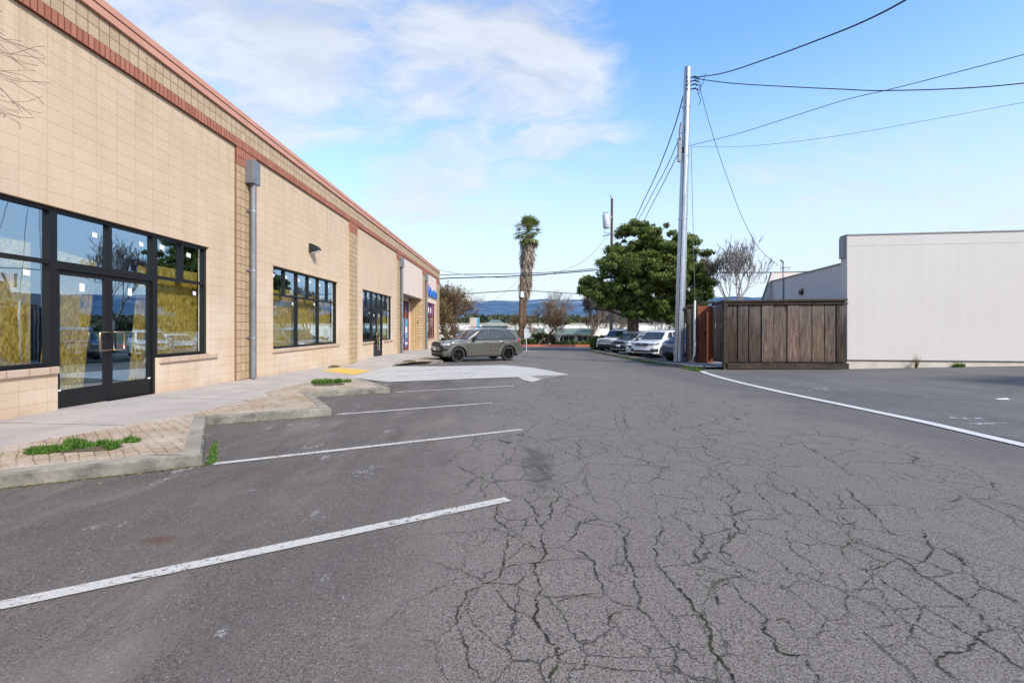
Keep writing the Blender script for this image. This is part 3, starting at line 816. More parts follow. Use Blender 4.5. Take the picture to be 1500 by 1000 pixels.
# sign letters
cu = bpy.data.curves.new('sign_letters', 'FONT'); cu.body = 'Dentists'; cu.size = 1.0; cu.extrude = .05; cu.space_character = 1.0; cu.offset = .018
tmp = bpy.data.objects.new('tmp', cu); COL.objects.link(tmp)
bpy.context.view_layer.update()
me = bpy.data.meshes.new_from_object(tmp.evaluated_get(bpy.context.evaluated_depsgraph_get()))
bpy.data.objects.remove(tmp)
xs = [v.co.x for v in me.vertices]; wid = max(xs)-min(xs); x0 = min(xs)
for v in me.vertices:
    v.co = Vector((WX+.09+v.co.z, 38.75+(v.co.x-x0)/wid*4.0, 3.83+v.co.y*1.05))
me.materials.clear(); me.materials.append(M['signblue'])
sg = bpy.data.objects.new('shop_sign', me); link(sg, LB)
lg = MB()
def petal(cy, cz, ry, rz, rot, mi):
    pts = []
    for k in range(16):
        t = 2*math.pi*k/16; y = math.cos(t)*ry; z = math.sin(t)*rz
        pts.append((WX+.06+.006*mi, cy+y*math.cos(rot)-z*math.sin(rot), cz+y*math.sin(rot)+z*math.cos(rot)))
    lg.poly(pts, mi)
petal(38.45, 4.62, .17, .42, .35, 0); petal(38.75, 4.5, .15, .36, -.45, 1); petal(38.3, 4.2, .14, .36, .1, 1)
lg.build('sign_logo', [M['signpink'], M['signpurple']], sg)
# downpipes with collector boxes
def downpipe(y, r=.072):
    zb = swz(y); mb = MB()
    mb.tube([(-6.53,y,5.0),(-6.53,y,zb+.02)], r, 16)
    d = mb.build('downpipe', M['downpipe'], LB, smooth=True, angle=40)
    MB().box(-6.65,-6.44,y-.17,y+.17,4.88,5.46).build('collector_box', M['downpipe'], d, bevel=.008)
    for z in (1.0, 2.7, 4.2):
        m = MB(); m.box(-6.65,-6.625,y-.13,y+.13,z-.02,z+.02); m.tube([(-6.53,y,z-.02),(-6.53,y,z+.02)], r+.006, 16)
        m.build('strap', M['galv'], d)
for y in (12.13, 28.75, 37.2): downpipe(y)
# wall lamp
m = MB()
prof = [(0,.16),(.02,.17),(.10,.16),(.22,.10),(.30,0),(.30,-.05),(.0,-.14)]
ya, yb = 15.83, 16.13
vs = [(WX+a, ya, 3.88+b) for a, b in prof]+[(WX+a, yb, 3.88+b) for a, b in prof]; n = len(prof)
m.add(vs, [tuple(range(n)), tuple(range(2*n-1, n-1, -1))]+[(i, n+i, n+(i+1) % n, (i+1) % n) for i in range(n)])
lamp = m.build('wall_lamp', M['plastic'], LB, bevel=.01)
m = MB(); m.poly([(WX+.31,ya+.02,3.82),(WX+.31,yb-.02,3.82),(WX+.03,yb-.02,3.735),(WX+.03,ya+.02,3.735)])
m.poly([(WX+.303,ya+.02,3.825),(WX+.303,ya+.02,3.80),(WX+.303,yb-.02,3.80),(WX+.303,yb-.02,3.825)])
m.build('lamp_lens', M['sticker'], lamp)
# camera box beside the recess door
MB().box(WX-.3, WX-.27, 35.95,35.998, 1.6,1.8).build('wall_box', M['plastic'], LB)
rebase(LB, (-15.5, 18.3, -.3))
# loose strand boards standing inside the glass
boards = [
 (4.75,5.97,.03,2.44,0,-6.98,'strand board standing behind the leftmost shop window, at the frame edge'),
 (5.98,6.95,.03,2.46,0,-6.99,'strand board behind the leftmost shop window, next to the double door'),
 (7.05,7.80,.03,2.44,7,-7.02,'strand board leaning behind the left leaf of the near double door'),
 (8.80,9.30,.03,2.42,6,-7.05,'narrow strand board leaning behind the right leaf of the near double door'),
 (9.38,10.62,.02,2.45,0,-6.98,'strand board filling the window to the right of the near double door'),
 (13.3,14.5,-.05,2.42,0,-7.0,'strand board at the near end of the six-light window'),
 (14.52,15.7,-.05,2.50,0,-7.02,'second strand board from the near end of the six-light window'),
 (15.72,16.9,-.05,2.38,0,-7.0,'third strand board from the near end of the six-light window'),
 (16.92,18.55,-.05,2.45,0,-7.02,'strand board at the far end of the six-light window'),
 (25.1,26.85,-.2,2.4,0,-7.0,'strand board behind the window right of the far double door')]
for (a, b, z0, h, lean, x, lab) in boards:
    o = MB().box(-.0075,.0075,0,b-a,0,h).build('strand_board', M['osb'])
    o.location = (x, a, z0); o.rotation_euler = (R(-lean), 0, 0)
    tag(o, lab, 'board', 'strand boards standing inside the shop windows')
# =================================================================== RIGHT BUILDING AND ENCLOSURE
RB = empty('warehouse_building', label='off-white sided flat-roofed building with a windowless front wall', cat='building')
A = Vector((13.1,18.6)); B = Vector((34.0,15.66)); dAB = (B-A).normalized(); nAB = Vector((-dAB.y, dAB.x))
def prism(mb, foot, z0, z1, mi=0):
    n = len(foot); mb.add([(p[0],p[1],z0) for p in foot]+[(p[0],p[1],z1) for p in foot],
      [tuple(range(n-1,-1,-1)), tuple(range(n,2*n))]+[(i,(i+1)%n,n+(i+1)%n,n+i) for i in range(n)], mi)
def strip(p, q, o0, o1): # footprint along the front wall, pushed out by o0..o1 (towards the camera is positive)
    return [tuple(p-nAB*o1), tuple(q-nAB*o1), tuple(q-nAB*o0), tuple(p-nAB*o0)]
mb = MB(); prism(mb, strip(A, B, -.45, 0), .01, 4.84); mb.build('front_wall', M['white_siding'], RB)
mb = MB(); prism(mb, strip(A, B, -.3, -.03), -1.2, .01); mb.build('stem_wall', M['cream'], RB)
mb = MB(); prism(mb, strip(A+dAB*-.01, B, -.2, .012), -.015, .012); mb.build('base_flashing', M['darktrim'], RB)
mb = MB(); prism(mb, strip(A-dAB*.03, B, -.5, .03), 4.84, 4.885); mb.build('roof_cap', M['trim_grey'], RB)
mb = MB(); prism(mb, strip(A, B, -.01, .004), 4.42, 4.428); mb.build('siding_joint', M['trim_grey'], RB)
for k in range(1, 17):
    pass
# side wall, lower roof and the mansard end
S0 = A+nAB*.45; S1 = Vector((14.3,26.2))
mb = MB(); prism(mb, [tuple(S0), (34,18.6), (34,26.2), tuple(S1)], -1.2, 3.78); mb.build('side_wall', M['mauve_siding'], RB)
mb = MB(); mb.bar((S0.x,S0.y,3.80),(S1.x,S1.y,3.80),.10,.05); mb.build('roof_edge', M['trim_grey'], RB)
mb = MB()
pr = [(13.78,2.75),(14.30,4.28),(14.42,4.28),(15.2,3.70),(15.2,2.75)]
mb.add([(x,26.21,z) for x,z in pr]+[(x+.35,26.7,z) for x,z in pr], [(0,1,2,3,4),(9,8,7,6,5)]+[(i,5+i,5+(i+1)%5,(i+1)%5) for i in range(5)])
mb.build('mansard', M['mauve_siding'], RB)
mb = MB(); mb.bar((13.76,26.19,2.75),(14.29,26.19,4.3),.06,.05); mb.build('mansard_edge', M['darktrim'], RB)
MB().box(15.08,22,27.6,27.8,3.6,4.42).build('rear_parapet', M['stucco_pink'], RB)
mb = MB(); mb.box(20.6,34,26.25,38,-1.2,3.7); mb.build('rear_wall', M['mauve_siding'], RB)
mb = MB(); prism(mb, [(13.02,18.74),(13.10,18.73),(13.14,19.02),(13.08,19.04)], 3.98, 4.80); mb.build('side_vent', M['trim_grey'], RB)
mb = MB(); mb.box(13.60,13.78,22.35,22.55,2.80,3.0); mb.add([(13.55,22.3,3.05),(13.8,22.3,3.12),(13.8,22.6,3.12),(13.55,22.6,3.05)],[(0,1,2,3)]); mb.build('wall_lamp', M['plastic'], RB)
mb = MB()
mb.tube([(14.0,24.55,1.0),(14.0,24.55,4.62)], .035, 8); mb.tube([(13.86,24.55,4.72),(13.95,24.55,4.68),(14.0,24.55,4.6)], .05, 8)
mb.tube([(13.88,24.5,4.32),(14.35,24.5,4.35)], .022, 6); mb.tube([(14.0,24.55,4.33),(13.85,24.5,4.2),(13.86,24.5,4.5),(13.95,24.5,4.68)], .01, 5)
mb.tube([(14.35,24.5,4.35),(14.2,24.5,4.18),(13.9,24.5,4.15)], .01, 5)
mb.build('service_mast', M['downpipe'], RB, smooth=True)
rebase(RB, (20, 22, -.3))

# --- weathered wood enclosure
EN = empty('wood_enclosure', label='weathered dark board enclosure with a rust-brown gate, against the off-white building', cat='fence')
def boards_panel(p, q, z0, z1, bw, seed, parent, name='board_panel', th=.03):
    """vertical boards from p to q in one mesh, with a tint per board"""
    rs = random.Random(seed); p = Vector(p); q = Vector(q); L = (q-p).length; d = (q-p).normalized(); n = Vector((d.y,-d.x))
    mb = MB(); cols = []; s = 0
    mb2 = []
    while s < L-.02:
        w = min(L-s, bw*rs.uniform(.85,1.12)); g = rs.uniform(.020,.050); off = rs.uniform(-.008,.014)+(.022 if len(mb2) % 2 else 0)
        a = p+d*(s+g/2)+n*off; b = p+d*(s+w-g/2)+n*off
        t1 = z1+rs.uniform(-.03,.02); sk = rs.uniform(-.006,.006)
        v0 = len(mb.v)
        vs = []
        for zz, k in ((z0+rs.uniform(0,.02),0),(t1,1)):
            for pt in (a, b, b-n*th, a-n*th):
                vs.append((pt.x+d.x*sk*k, pt.y+d.y*sk*k, zz))
        mb.add(vs, [(0,3,2,1),(4,5,6,7),(0,1,5,4),(1,2,6,5),(2,3,7,6),(3,0,4,7)])
        t = rs.uniform(.45,1.8); c = (t*rs.uniform(.95,1.12), t, t*rs.uniform(.88,1.0))
        cols += [c]*8; mb2.append(1); s += w
    # dark backing so gaps stay dark
    o = mb.build(name, M['fencewood'], parent)
    at_ = o.data.attributes.new('tint', 'FLOAT_COLOR', 'POINT')
    for i, c in enumerate(cols): at_.data[i].color = (c[0],c[1],c[2],1)
    return o
z0e = -.36
boards_panel((8.35,18.55),(13.02,18.55),-.08,2.16,.485,3,EN)
MB().box(8.32,13.03,18.60,18.64,-.3,2.33).build('backing', M['darktrim'], EN)
MB().bar((8.25,18.53,2.27),(13.04,18.53,2.34),.10,.07).build('top_rail', M['fencerail'], EN)
MB().bar((8.25,18.51,2.17),(13.04,18.51,2.2),.10,.05).build('top_rail', M['fencerail'], EN)
MB().bar((8.30,18.47,-.22),(13.04,18.47,-.24),.10,.22).build('bottom_beam', M['fencerail'], EN)
mb = MB(); mb.box(8.22,8.36,18.42,18.56,-.45,2.2); mb.build('post', M['fencerail'], EN)
# side run with the gate, then the leftmost bit
boards_panel((9.18,21.75),(8.25,18.6),-.12,2.18,.28,8,EN)
MB().bar((9.18,21.7,2.30),(8.28,18.5,2.26),.10,.13).build('top_rail', M['fencerail'], EN)
gt = MB().box(8.50,9.18,21.70,21.74,-.35,2.24).build('gate', M['rustgate'], EN)
MB().box(8.80,8.84,21.66,21.70,.9,1.08).build('latch', M['plastic'], gt)
MB().box(8.44,8.50,21.66,21.78,-.4,2.34).build('post', M['fencerail'], EN)
boards_panel((8.08,21.9),(8.44,21.9),-.25,2.2,.15,12,EN)
MB().bar((8.05,21.85,2.24),(9.24,21.66,2.42),.10,.10).build('top_rail', M['fencerail'], EN)
mb = MB(); mb.poly([(8.05,21.95,-.4),(8.05,21.95,2.2),(9.6,24.6,2.2),(9.6,24.6,-.4)]); mb.build('rear_panel', M['darktrim'], EN)
rebase(EN, (10.6, 19.5, -.38))

# =================================================================== POLES
def pole(name, base, top, r0, r1, mat, par, n=14, seg=10):
    base = Vector(base); top = Vector(top)
    pts = [base.lerp(top, i/seg) for i in range(seg+1)]
    return MB().tube(pts, [r0+(r1-r0)*i/seg for i in range(seg+1)], n).build(name, mat, par, smooth=True, angle=50)
P1 = empty('utility_pole', (0,0,0), label='tall wooden utility pole sheathed in galvanised steel, standing beside the enclosure gate', cat='utility pole')
b1 = Vector((7.80,22.2,-.42)); t1 = Vector((8.22,22.2,13.33))
pole('pole', b1, t1, .20, .135, M['polewood'], P1)
def guard(off0, off1, r0, r1, za, zb, name='steel_guard'):
    """half-round steel guard strapped to the pole"""
    ax = t1-b1; mb = MB(); n = 12
    rows = 14
    for j in range(rows+1):
        z = za+(zb-za)*j/rows; t = (z-b1.z)/(t1.z-b1.z); c = b1+ax*t; r = r0+(r1-r0)*t
        for k in range(n+1):
            a = R(off0+(off1-off0)*k/n)
            mb.v.append((c.x+math.cos(a)*r, c.y+math.sin(a)*r, z))
    for j in range(rows):
        for k in range(n):
            q = j*(n+1)+k; mb.f.append((q, q+1, q+n+2, q+n+1)); mb.m.append(0)
    return mb.build(name, M['galv'], P1, smooth=True)
guard(-118, 60, .235, .165, -.30, 13.3)
guard(-262, -128, .215, .150, 9.6, 13.3)
guard(-190, -128, .225, .165, -.3, 9.3)
for z, hw in ((.4,.25),(3.2,.25),(6.3,.24),(9.2,.22),(11.5,.2)):
    t = (z-b1.z)/(t1.z-b1.z); c = b1.lerp(t1, t)
    MB().tube([(c.x,c.y,z-.03),(c.x,c.y,z+.03)], .25-.07*t, 14).build('strap', M['galv'], P1)
mb = MB()
for i, z in enumerate((12.25,12.45,12.62,12.8)):
    mb.tube([(8.28,22.1,z),(8.52,22.05,z+.04),(8.62,22.0,z-.06)], [.02,.035,.03], 6)
    mb.tube([(8.20,22.0,z),(8.02,21.95,z-.05)], .018, 5)
mb.tube([(8.55,22.0,12.8),(8.75,22.0,12.4),(8.6,22.0,12.1),(8.75,22.0,11.7),(8.66,22.0,11.5)], .014, 5)
mb.tube([(8.62,22.0,12.7),(8.95,21.9,12.9),(8.8,22.0,12.4),(8.66,22.0,12.0)], .014, 5)
mb.build('insulator_rack', M['wire'], P1)
mb = MB(); mb.box(7.72,7.86,22.0,22.14,8.9,10.0); mb.tube([(7.85,22.0,10.7),(7.78,22.0,10.2),(7.82,22.0,9.9)], .05, 8); mb.build('splice_box', M['downpipe'], P1, bevel=.02)
rebase(P1, (7.80,22.2,-.42))
# white guy guard and guy wire beside the gate
GW = empty('guy_wire', label='thin guy wire with a pale guard tube, between the steel pole and the rusty gate', cat='guy wire')
MB().tube([at(1014,531,21.2), at(1017,516,21.2), at(1018,440,21.2)], [.03,.045,.045], 8).build('guard_tube', M['hose_white'], GW, smooth=True)
MB().tube([at(1018,440,21.2), at(1013,240,21.9), at(1013,215,22.1)], .012, 5).build('cable', M['wire_grey'], GW)
rebase(GW, (8.0,21.2,-.4))
P2 = empty('utility_pole', label='distant dark utility pole carrying a grey transformer can, left of the big evergreen', cat='utility pole')
pole('pole', (9.85,47,-.95), (9.97,47,13.95), .16,.12, M['polewood'], P2)
ww = MB(); ww.tube([(9.80,46.86,-.9),(9.88,46.86,9.0)], [.13,.12], 10); ww.build('steel_guard', M['galv'], P2, smooth=True)
tr = MB().tube([at(888.5,334.5,46.7), at(888.5,333,46.7), at(887.5,315,46.7), at(887.5,313.5,46.7)], [.28,.34,.34,.26], 16).build('transformer', M['transformer'], P2, smooth=True, angle=40)
m = MB()
for px in (884.5, 887, 890): m.tube([at(px,313.5,46.7), at(px,310.5,46.7)], .05, 6)
m.build('bushing', M['downpipe'], tr)
m = MB(); m.bar(at(891,318,46.8), at(896,318,46.9), .08, .25); m.tube([at(886,336,46.8), at(885,342,46.8), at(893,341,46.8)], .03, 5); m.tube([at(883,346,46.8), at(894,343,46.8)], .06, 5); m.build('bracket', M['downpipe'], P2)
m = MB(); m.bar(at(893,393,46.8), at(898,393,46.8), .2,.2); m.tube([at(889,368,46.7),at(893,364,46.8)],.1,6); m.tube([at(891,379,46.7),at(894,377,46.8)],.1,6); m.tube([at(895,290,47), at(894.5,286,47)], .04, 5); m.build('clamp', M['wire'], P2)
rebase(P2, (9.85,47,-.95))
P3 = empty('utility_pole', label='short brown utility pole standing just in front of the palm trunk', cat='utility pole')
pole('pole', at(762,490,60)+Vector((0,0,-1.3)), at(764.5,404,60), .27,.23, M['bark_brown'], P3)
MB().box(1.45-.2,1.45+.2,59.5,59.6,5.05,5.75).build('marker_band', M['plate'], P3)
rebase(P3, (1.2,60,-1.0))

# =================================================================== WIRES
def wire(pts, r, label, mat=None, twist=False):
    """pts are (px,py,Y) knots; smooth catenary-like curve through them"""
    P = [at(*p) for p in pts]; out = []
    n = len(P)
    for i in range(n-1):
        p0, p1_, p2, p3 = P[max(i-1,0)], P[i], P[i+1], P[min(i+2,n-1)]
        for k in range(12):
            t = k/12
            out.append(.5*((2*p1_)+(p2-p0)*t+(2*p0-5*p1_+4*p2-p3)*t*t+(3*p1_-p0-3*p2+p3)*t**3))
    out.append(P[-1])
    mb = MB().tube(out, r, 5)
    return tag(mb.build('overhead_wire', mat or M['wire'], smooth=True), label, 'wire')
wire([(1014,114,22),(1060,107,19),(1130,84,16),(1200,58,13.5),(1260,34,12),(1325,1,10.5),(1420,-60,9)], .022, 'thick twisted overhead cable climbing from the tall pole top to the upper edge')
wire([(1017,115,22),(1070,122,21),(1150,127,20),(1235,131,19),(1290,133,18),(1400,130,17),(1500,122,16),(1620,105,15)], .020, 'overhead wire running nearly level from the tall pole top to the right')
wire([(1008,214,22.1),(1080,196,20),(1160,171,18),(1240,146,16.5),(1320,127,15),(1500,80,13),(1620,46,12)], .012, 'lower straight overhead wire rising from the tall pole across the level one')
wire([(1012,215,22.3),(1080,215,22),(1160,208,21),(1260,194,20),(1360,176,19),(1500,150,18),(1620,126,17)], .009, 'lowest thin overhead wire running right from the tall pole', M['wire_grey'])
wire([(1024,124,22),(1036,170,22.3),(1050,216,22.8),(1068,268,23.2),(1088,320,23.6),(1112,364,24),(1140,389,24.4)], .012, 'sagging service wire dropping from the tall pole to the roof mast')
wire([(1003,133,22.2),(988,186,25),(965,247,30),(945,290,35),(926,327,40),(900,352,46.5)], .028, 'leftmost of the three cables dropping from the tall pole toward the evergreen')
wire([(998,195,22.2),(978,242,26),(955,285,31),(935,322,37),(915,350,43),(899,368,46.6)], .02, 'middle of the three cables dropping from the tall pole toward the evergreen')
wire([(994,224,22.2),(975,262,26),(952,306,31),(940,330,36),(918,372,42),(898,389,46.6)], .02, 'rightmost of the three cables dropping from the tall pole toward the evergreen')
wire([(480,420,47),(560,413,47),(645,403,47),(740,401,47),(820,398,47),(893,391,46.9)], .035, 'upper of the two black street cables behind the palm')
wire([(480,424,47),(560,416,47),(645,408,47),(740,405,47),(820,400,47),(893,394,46.9)], .055, 'thicker lower of the two black street cables behind the palm')
wire([(897,393,47),(960,398,47),(1040,399,47),(1115,399,47),(1200,397,47),(1400,385,47)], .05, 'black street cable running right from the distant pole behind the evergreen')
wire([(540,440,60),(640,434,60),(700,429,60),(763,425,60)], .05, 'lower street wire left of the palm, ending at the short brown pole')
wire([(765,425,60),(810,428,60),(860,431,60),(940,434,62),(1100,436,64)], .045, 'lower street wire running right from the short brown pole')
wire([(891,345,46.8),(862,377,46),(830,394,45),(790,404,44),(740,407,43),(660,399,42),(560,372,41)], .018, 'thin sagging wire from the transformer pole toward the left', M['wire_grey'])
wire([(764,407,60),(740,428,58),(715,445,56),(690,458,55)], .02, 'thin slanting wire left of the palm, down to the low buildings', M['wire_grey'])

# =================================================================== STREET SIGN, MONUMENT SIGN
SS = empty('street_sign', label='small white street sign on a thin post on the concrete island', cat='sign')
MB().tube([(1.27,38.5,-.7),(1.27,38.5,1.3)], .035, 8).build('post', M['transformer'], SS)
MB().box(1.08,1.46,38.44,38.455,.45,1.15).build('sign_plate', M['transformer'], SS)
rebase(SS, (1.27,38.5,-.65))
MS = empty('monument_sign', label='beige and blue pylon sign rising behind the windscreen of the grey-green suv', cat='sign')
a_ = at(688,500,56); b_ = at(699,465,56)
MB().box(a_.x,b_.x,56,56.5,-1.0,b_.z).build('sign_body', M['beige'], MS)
MB().box(b_.x+.002,b_.x+.25,55.97,56.52,-.2,b_.z).build('blue_face', M['signcyan'], MS)
rebase(MS, ((a_.x+b_.x)/2,56.2,-1.0))

# =================================================================== ACROSS THE STREET
FB = empty('office_building', label='long low white building with green hipped canopies across the street', cat='building')
Yf = 84.0
def fx(px): return (px-CX)*Yf/F
def fz(py): return EYE+(CY-py)*Yf/F
MB().box(fx(560),fx(1060),Yf,Yf+14,-1.1,fz(474)).build('wall', M['hazewhite'], FB)
MB().box(fx(560)-.2,fx(1060),Yf-.15,Yf+14.2,fz(474.5),fz(473.4)).build('parapet_cap', M['beige'], FB)
def canopy(x0, x1, zt, zb, dep):
    a, b, z1, z0 = fx(x0), fx(x1), fz(zt), fz(zb)
    mb = MB(); mb.add([(a+.5,Yf-.02,z1),(b-.5,Yf-.02,z1),(b,Yf-dep,z0),(a,Yf-dep,z0),(a,Yf-.02,z0),(b,Yf-.02,z0)],[(0,1,2,3),(0,3,4),(1,5,2),(3,2,5,4)])
    mb.build('canopy', M['awning'], FB)
canopy(812,870,481,490,1.6); canopy(655,770,483,491,1.6); canopy(780,800,481,489,1.2)
mb = MB(); a, b = fx(705), fx(745); mb.add([(a,Yf-.5,fz(478)),(b,Yf-.5,fz(478)),(b,Yf+6,fz(478)),(a,Yf+6,fz(478)),((a*.65+b*.35),Yf+2.5,fz(468)),((a*.35+b*.65),Yf+2.5,fz(468))],[(0,1,5,4),(1,2,5),(2,3,4,5),(3,0,4),(0,3,2,1)]); mb.build('hip_roof', M['awning'], FB)
for (x0, x1) in ((816,842),(845,869),(700,720),(730,750),(900,940),(590,640)):
    f = MB().box(fx(x0),fx(x1),Yf-.06,Yf+.02,fz(500),fz(492)).build('window', M['hazewhite'], FB)
    k = 3; w_ = (fx(x1)-fx(x0)-.2)/k
    for i in range(k):
        MB().box(fx(x0)+.1+i*w_+.05, fx(x0)+.1+(i+1)*w_-.05, Yf-.075, Yf-.065, fz(499.5), fz(492.5)).build('pane', M['glass_dark'], f)
MB().box(fx(801),fx(804),Yf-.05,Yf,fz(499),fz(494)).build('wall_sign', M['signcyan'], FB)
rebase(FB, (fx(800), Yf+7, -1.0))
# low sheds and roofs further out
for i, (x0, x1, y0, Yd, mt, lab, hh) in enumerate([
  (880,960,478,110,'trim_grey','long grey roofed building behind the row of parked cars',3),
  (560,700,476,120,'hazewhite','white flat building far behind the olive tree',3),
  (640,668,488,66,'hazewhite','small white booth beside the far corner of the tan building',2.6)]):
    e = empty('distant_building', label=lab, cat='building')
    a, b = (x0-CX)*Yd/F, (x1-CX)*Yd/F; zt = EYE+(CY-y0)*Yd/F
    MB().box(a,b,Yd,Yd+10 if i < 2 else Yd+2,-1.1,zt).build('wall', M[mt], e)
    MB().box(a-.2,b+.2,Yd-.2,Yd+(10.2 if i < 2 else 2.2),zt,zt+.15).build('roof', M['darktrim'] if i else M['beige'], e)
    MB().box(a+.6,min(b-.4,a+2.2),Yd-.05,Yd-.01,zt-1.6,zt-.6).build('window', M['glass_dark'], e)
    rebase(e, ((a+b)/2, Yd+2, -1.0))

# =================================================================== HILLS
def hills():
    nx, ny = 220, 26; mb = MB()
    for j in range(ny):
        t = j/(ny-1)
        for i in range(nx):
            x = -6500+13000*i/(nx-1); y = 2600+2600*t
            crest = 244+16*mnoise.noise(Vector((x*.0012,3.1,0)))+9*mnoise.noise(Vector((x*.004,7.7,0)))+abs(x)*.012
            prof = min(1, t*1.6)**1.25
            fold = mnoise.fractal(Vector((x*.0022, y*.0011, 0)), 1.0, 2.2, 5)*52*math.sin(min(1,t*1.3)*math.pi)
            mb.v.append((x, y, -2+crest*prof*(y/4300)+fold*prof))
    for j in range(ny-1):
        for i in range(nx-1):
            mb.f.append((j*nx+i, j*nx+i+1, (j+1)*nx+i+1, (j+1)*nx+i)); mb.m.append(0)
    m = NT('hazy_hills'); v = m.coord(); s = m.sep(v)
    c = m.mix(m.ramp(m.noise(v, .008, 7, .7), [(.42,0),(.58,1)]), (.055,.10,.165), (.095,.15,.23))  # distance haze is put into these blue base colours
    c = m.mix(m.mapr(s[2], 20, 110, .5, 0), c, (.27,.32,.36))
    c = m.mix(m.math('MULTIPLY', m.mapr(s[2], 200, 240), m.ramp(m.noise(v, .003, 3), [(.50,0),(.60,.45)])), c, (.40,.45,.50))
    m.fin(c, 1, 0, 0)
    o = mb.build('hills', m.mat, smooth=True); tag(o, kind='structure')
hills()
def foothills():
    nx, ny = 90, 10; mb = MB()
    for j in range(ny):
        t = j/(ny-1)
        for i in range(nx):
            x = -2500+5000*i/(nx-1); y = 350+1500*t
            mb.v.append((x, y, -2+ (30*t+7*mnoise.noise(Vector((x*.004,y*.002,5)))*t)))
    for j in range(ny-1):
        for i in range(nx-1):
            mb.f.append((j*nx+i, j*nx+i+1, (j+1)*nx+i+1, (j+1)*nx+i)); mb.m.append(0)
    tag(mb.build('foothills', terrain('foothill', (.095,.115,.075), (.15,.15,.10), (.06,.085,.06), .012), smooth=True), kind='structure')
foothills()
# =================================================================== VEGETATION
def quads(name, C, U, V, tint, mat, parent=None, shape='quad'):
    """many small faces: centre C, half axes U,V, all Nx3 arrays"""
    n = len(C)
    vs = np.empty((n,4,3))
    if shape == 'quad':
        vs[:,0] = C-U*.6-V; vs[:,1] = C+U-V*.2; vs[:,2] = C+U*.4+V; vs[:,3] = C-U+V*.3
    else:
        vs[:,0] = C-V; vs[:,1] = C+U; vs[:,2] = C+V; vs[:,3] = C-U
    me = bpy.data.meshes.new(name)
    me.vertices.add(n*4); me.vertices.foreach_set('co', vs.reshape(-1))
    me.loops.add(n*4); me.loops.foreach_set('vertex_index', np.arange(n*4))
    me.polygons.add(n); me.polygons.foreach_set('loop_start', np.arange(n)*4); me.polygons.foreach_set('loop_total', np.full(n,4))
    me.update(calc_edges=True)
    a = me.attributes.new('tint','FLOAT_COLOR','POINT')
    t = np.repeat(tint,4); a.data.foreach_set('color', np.stack([t,t,t,np.ones_like(t)],1).reshape(-1))
    me.materials.append(mat)
    return link(bpy.data.objects.new(name, me), parent)
def randdir(n, rs):
    d = rs.normal(size=(n,3)); return d/np.linalg.norm(d,axis=1,keepdims=True)
def leafcloud(name, clumps, per, size, mat, parent=None, seed=1, elong=1.6, shell=.6, updown=0.0):
    rs = np.random.RandomState(seed); Cs=[];Us=[];Vs=[];T=[]
    for (c, r) in clumps:
        rad = r if hasattr(r,'__len__') else (r,r,r)
        k = max(6, int(per*(np.mean(rad)**2)))
        d = randdir(k, rs); rr_ = (shell+(1-shell)*rs.rand(k))**.6*rs.choice([1,1,1,.7,1.12],k)
        P = np.array(c)+d*rr_[:,None]*np.array(rad)
        nrm = d*.7+randdir(k, rs)*.8; nrm /= np.linalg.norm(nrm,axis=1,keepdims=True)
        u = np.cross(nrm, randdir(k, rs)); u /= np.linalg.norm(u,axis=1,keepdims=True)+1e-9; v = np.cross(nrm,u)
        s = size*rs.uniform(.5,1.4,k)
        Cs.append(P); Us.append(u*s[:,None]); Vs.append(v*(s*elong)[:,None])
        T.append(np.clip(.25+.75*d[:,2]*rs.rand(k)+rs.normal(0,.15,k),0,1)*(.5+.5*rs.rand()))  # top light put into the tint: paler leaves on each clump's upper side
    return quads(name, np.concatenate(Cs), np.concatenate(Us), np.concatenate(Vs), np.concatenate(T), mat, parent)

def grow(mb, p, d, L, r, depth, rs, spread=.55, up=.12, n=5, tips=None, shrink=.72, kids=(2,3), wob=.12, minr=.004):
    pts = [Vector(p)]; rad = [r]; seg = 4; d = Vector(d).normalized()
    for i in range(seg):
        d = (d+Vector((rs.gauss(0,wob),rs.gauss(0,wob),rs.gauss(0,wob)+up*.3))).normalized()
        pts.append(pts[-1]+d*L/seg); rad.append(max(minr, r*(1-.35*(i+1)/seg)))
    mb.tube(pts, rad, n if depth > 1 else 3, cap=depth < 1)
    if depth <= 0:
        if tips is not None: tips.append(pts[-1])
        return
    for k in range(rs.randint(*kids)+1):
        t = rs.choice([1,1,.75,.5]) if k else 1
        i = int(round(seg*t)); q = pts[i]
        ax = Vector((rs.gauss(0,1),rs.gauss(0,1),rs.gauss(0,1))); ax = (ax-d*ax.dot(d)).normalized()
        nd = (d*math.cos(spread)+ax*math.sin(spread)*rs.uniform(.6,1.3)+Vector((0,0,up))).normalized()
        grow(mb, q, nd, L*shrink*rs.uniform(.8,1.15), max(minr, rad[i]*.66), depth-1, rs, spread, up, n, tips, shrink, kids, wob, minr)

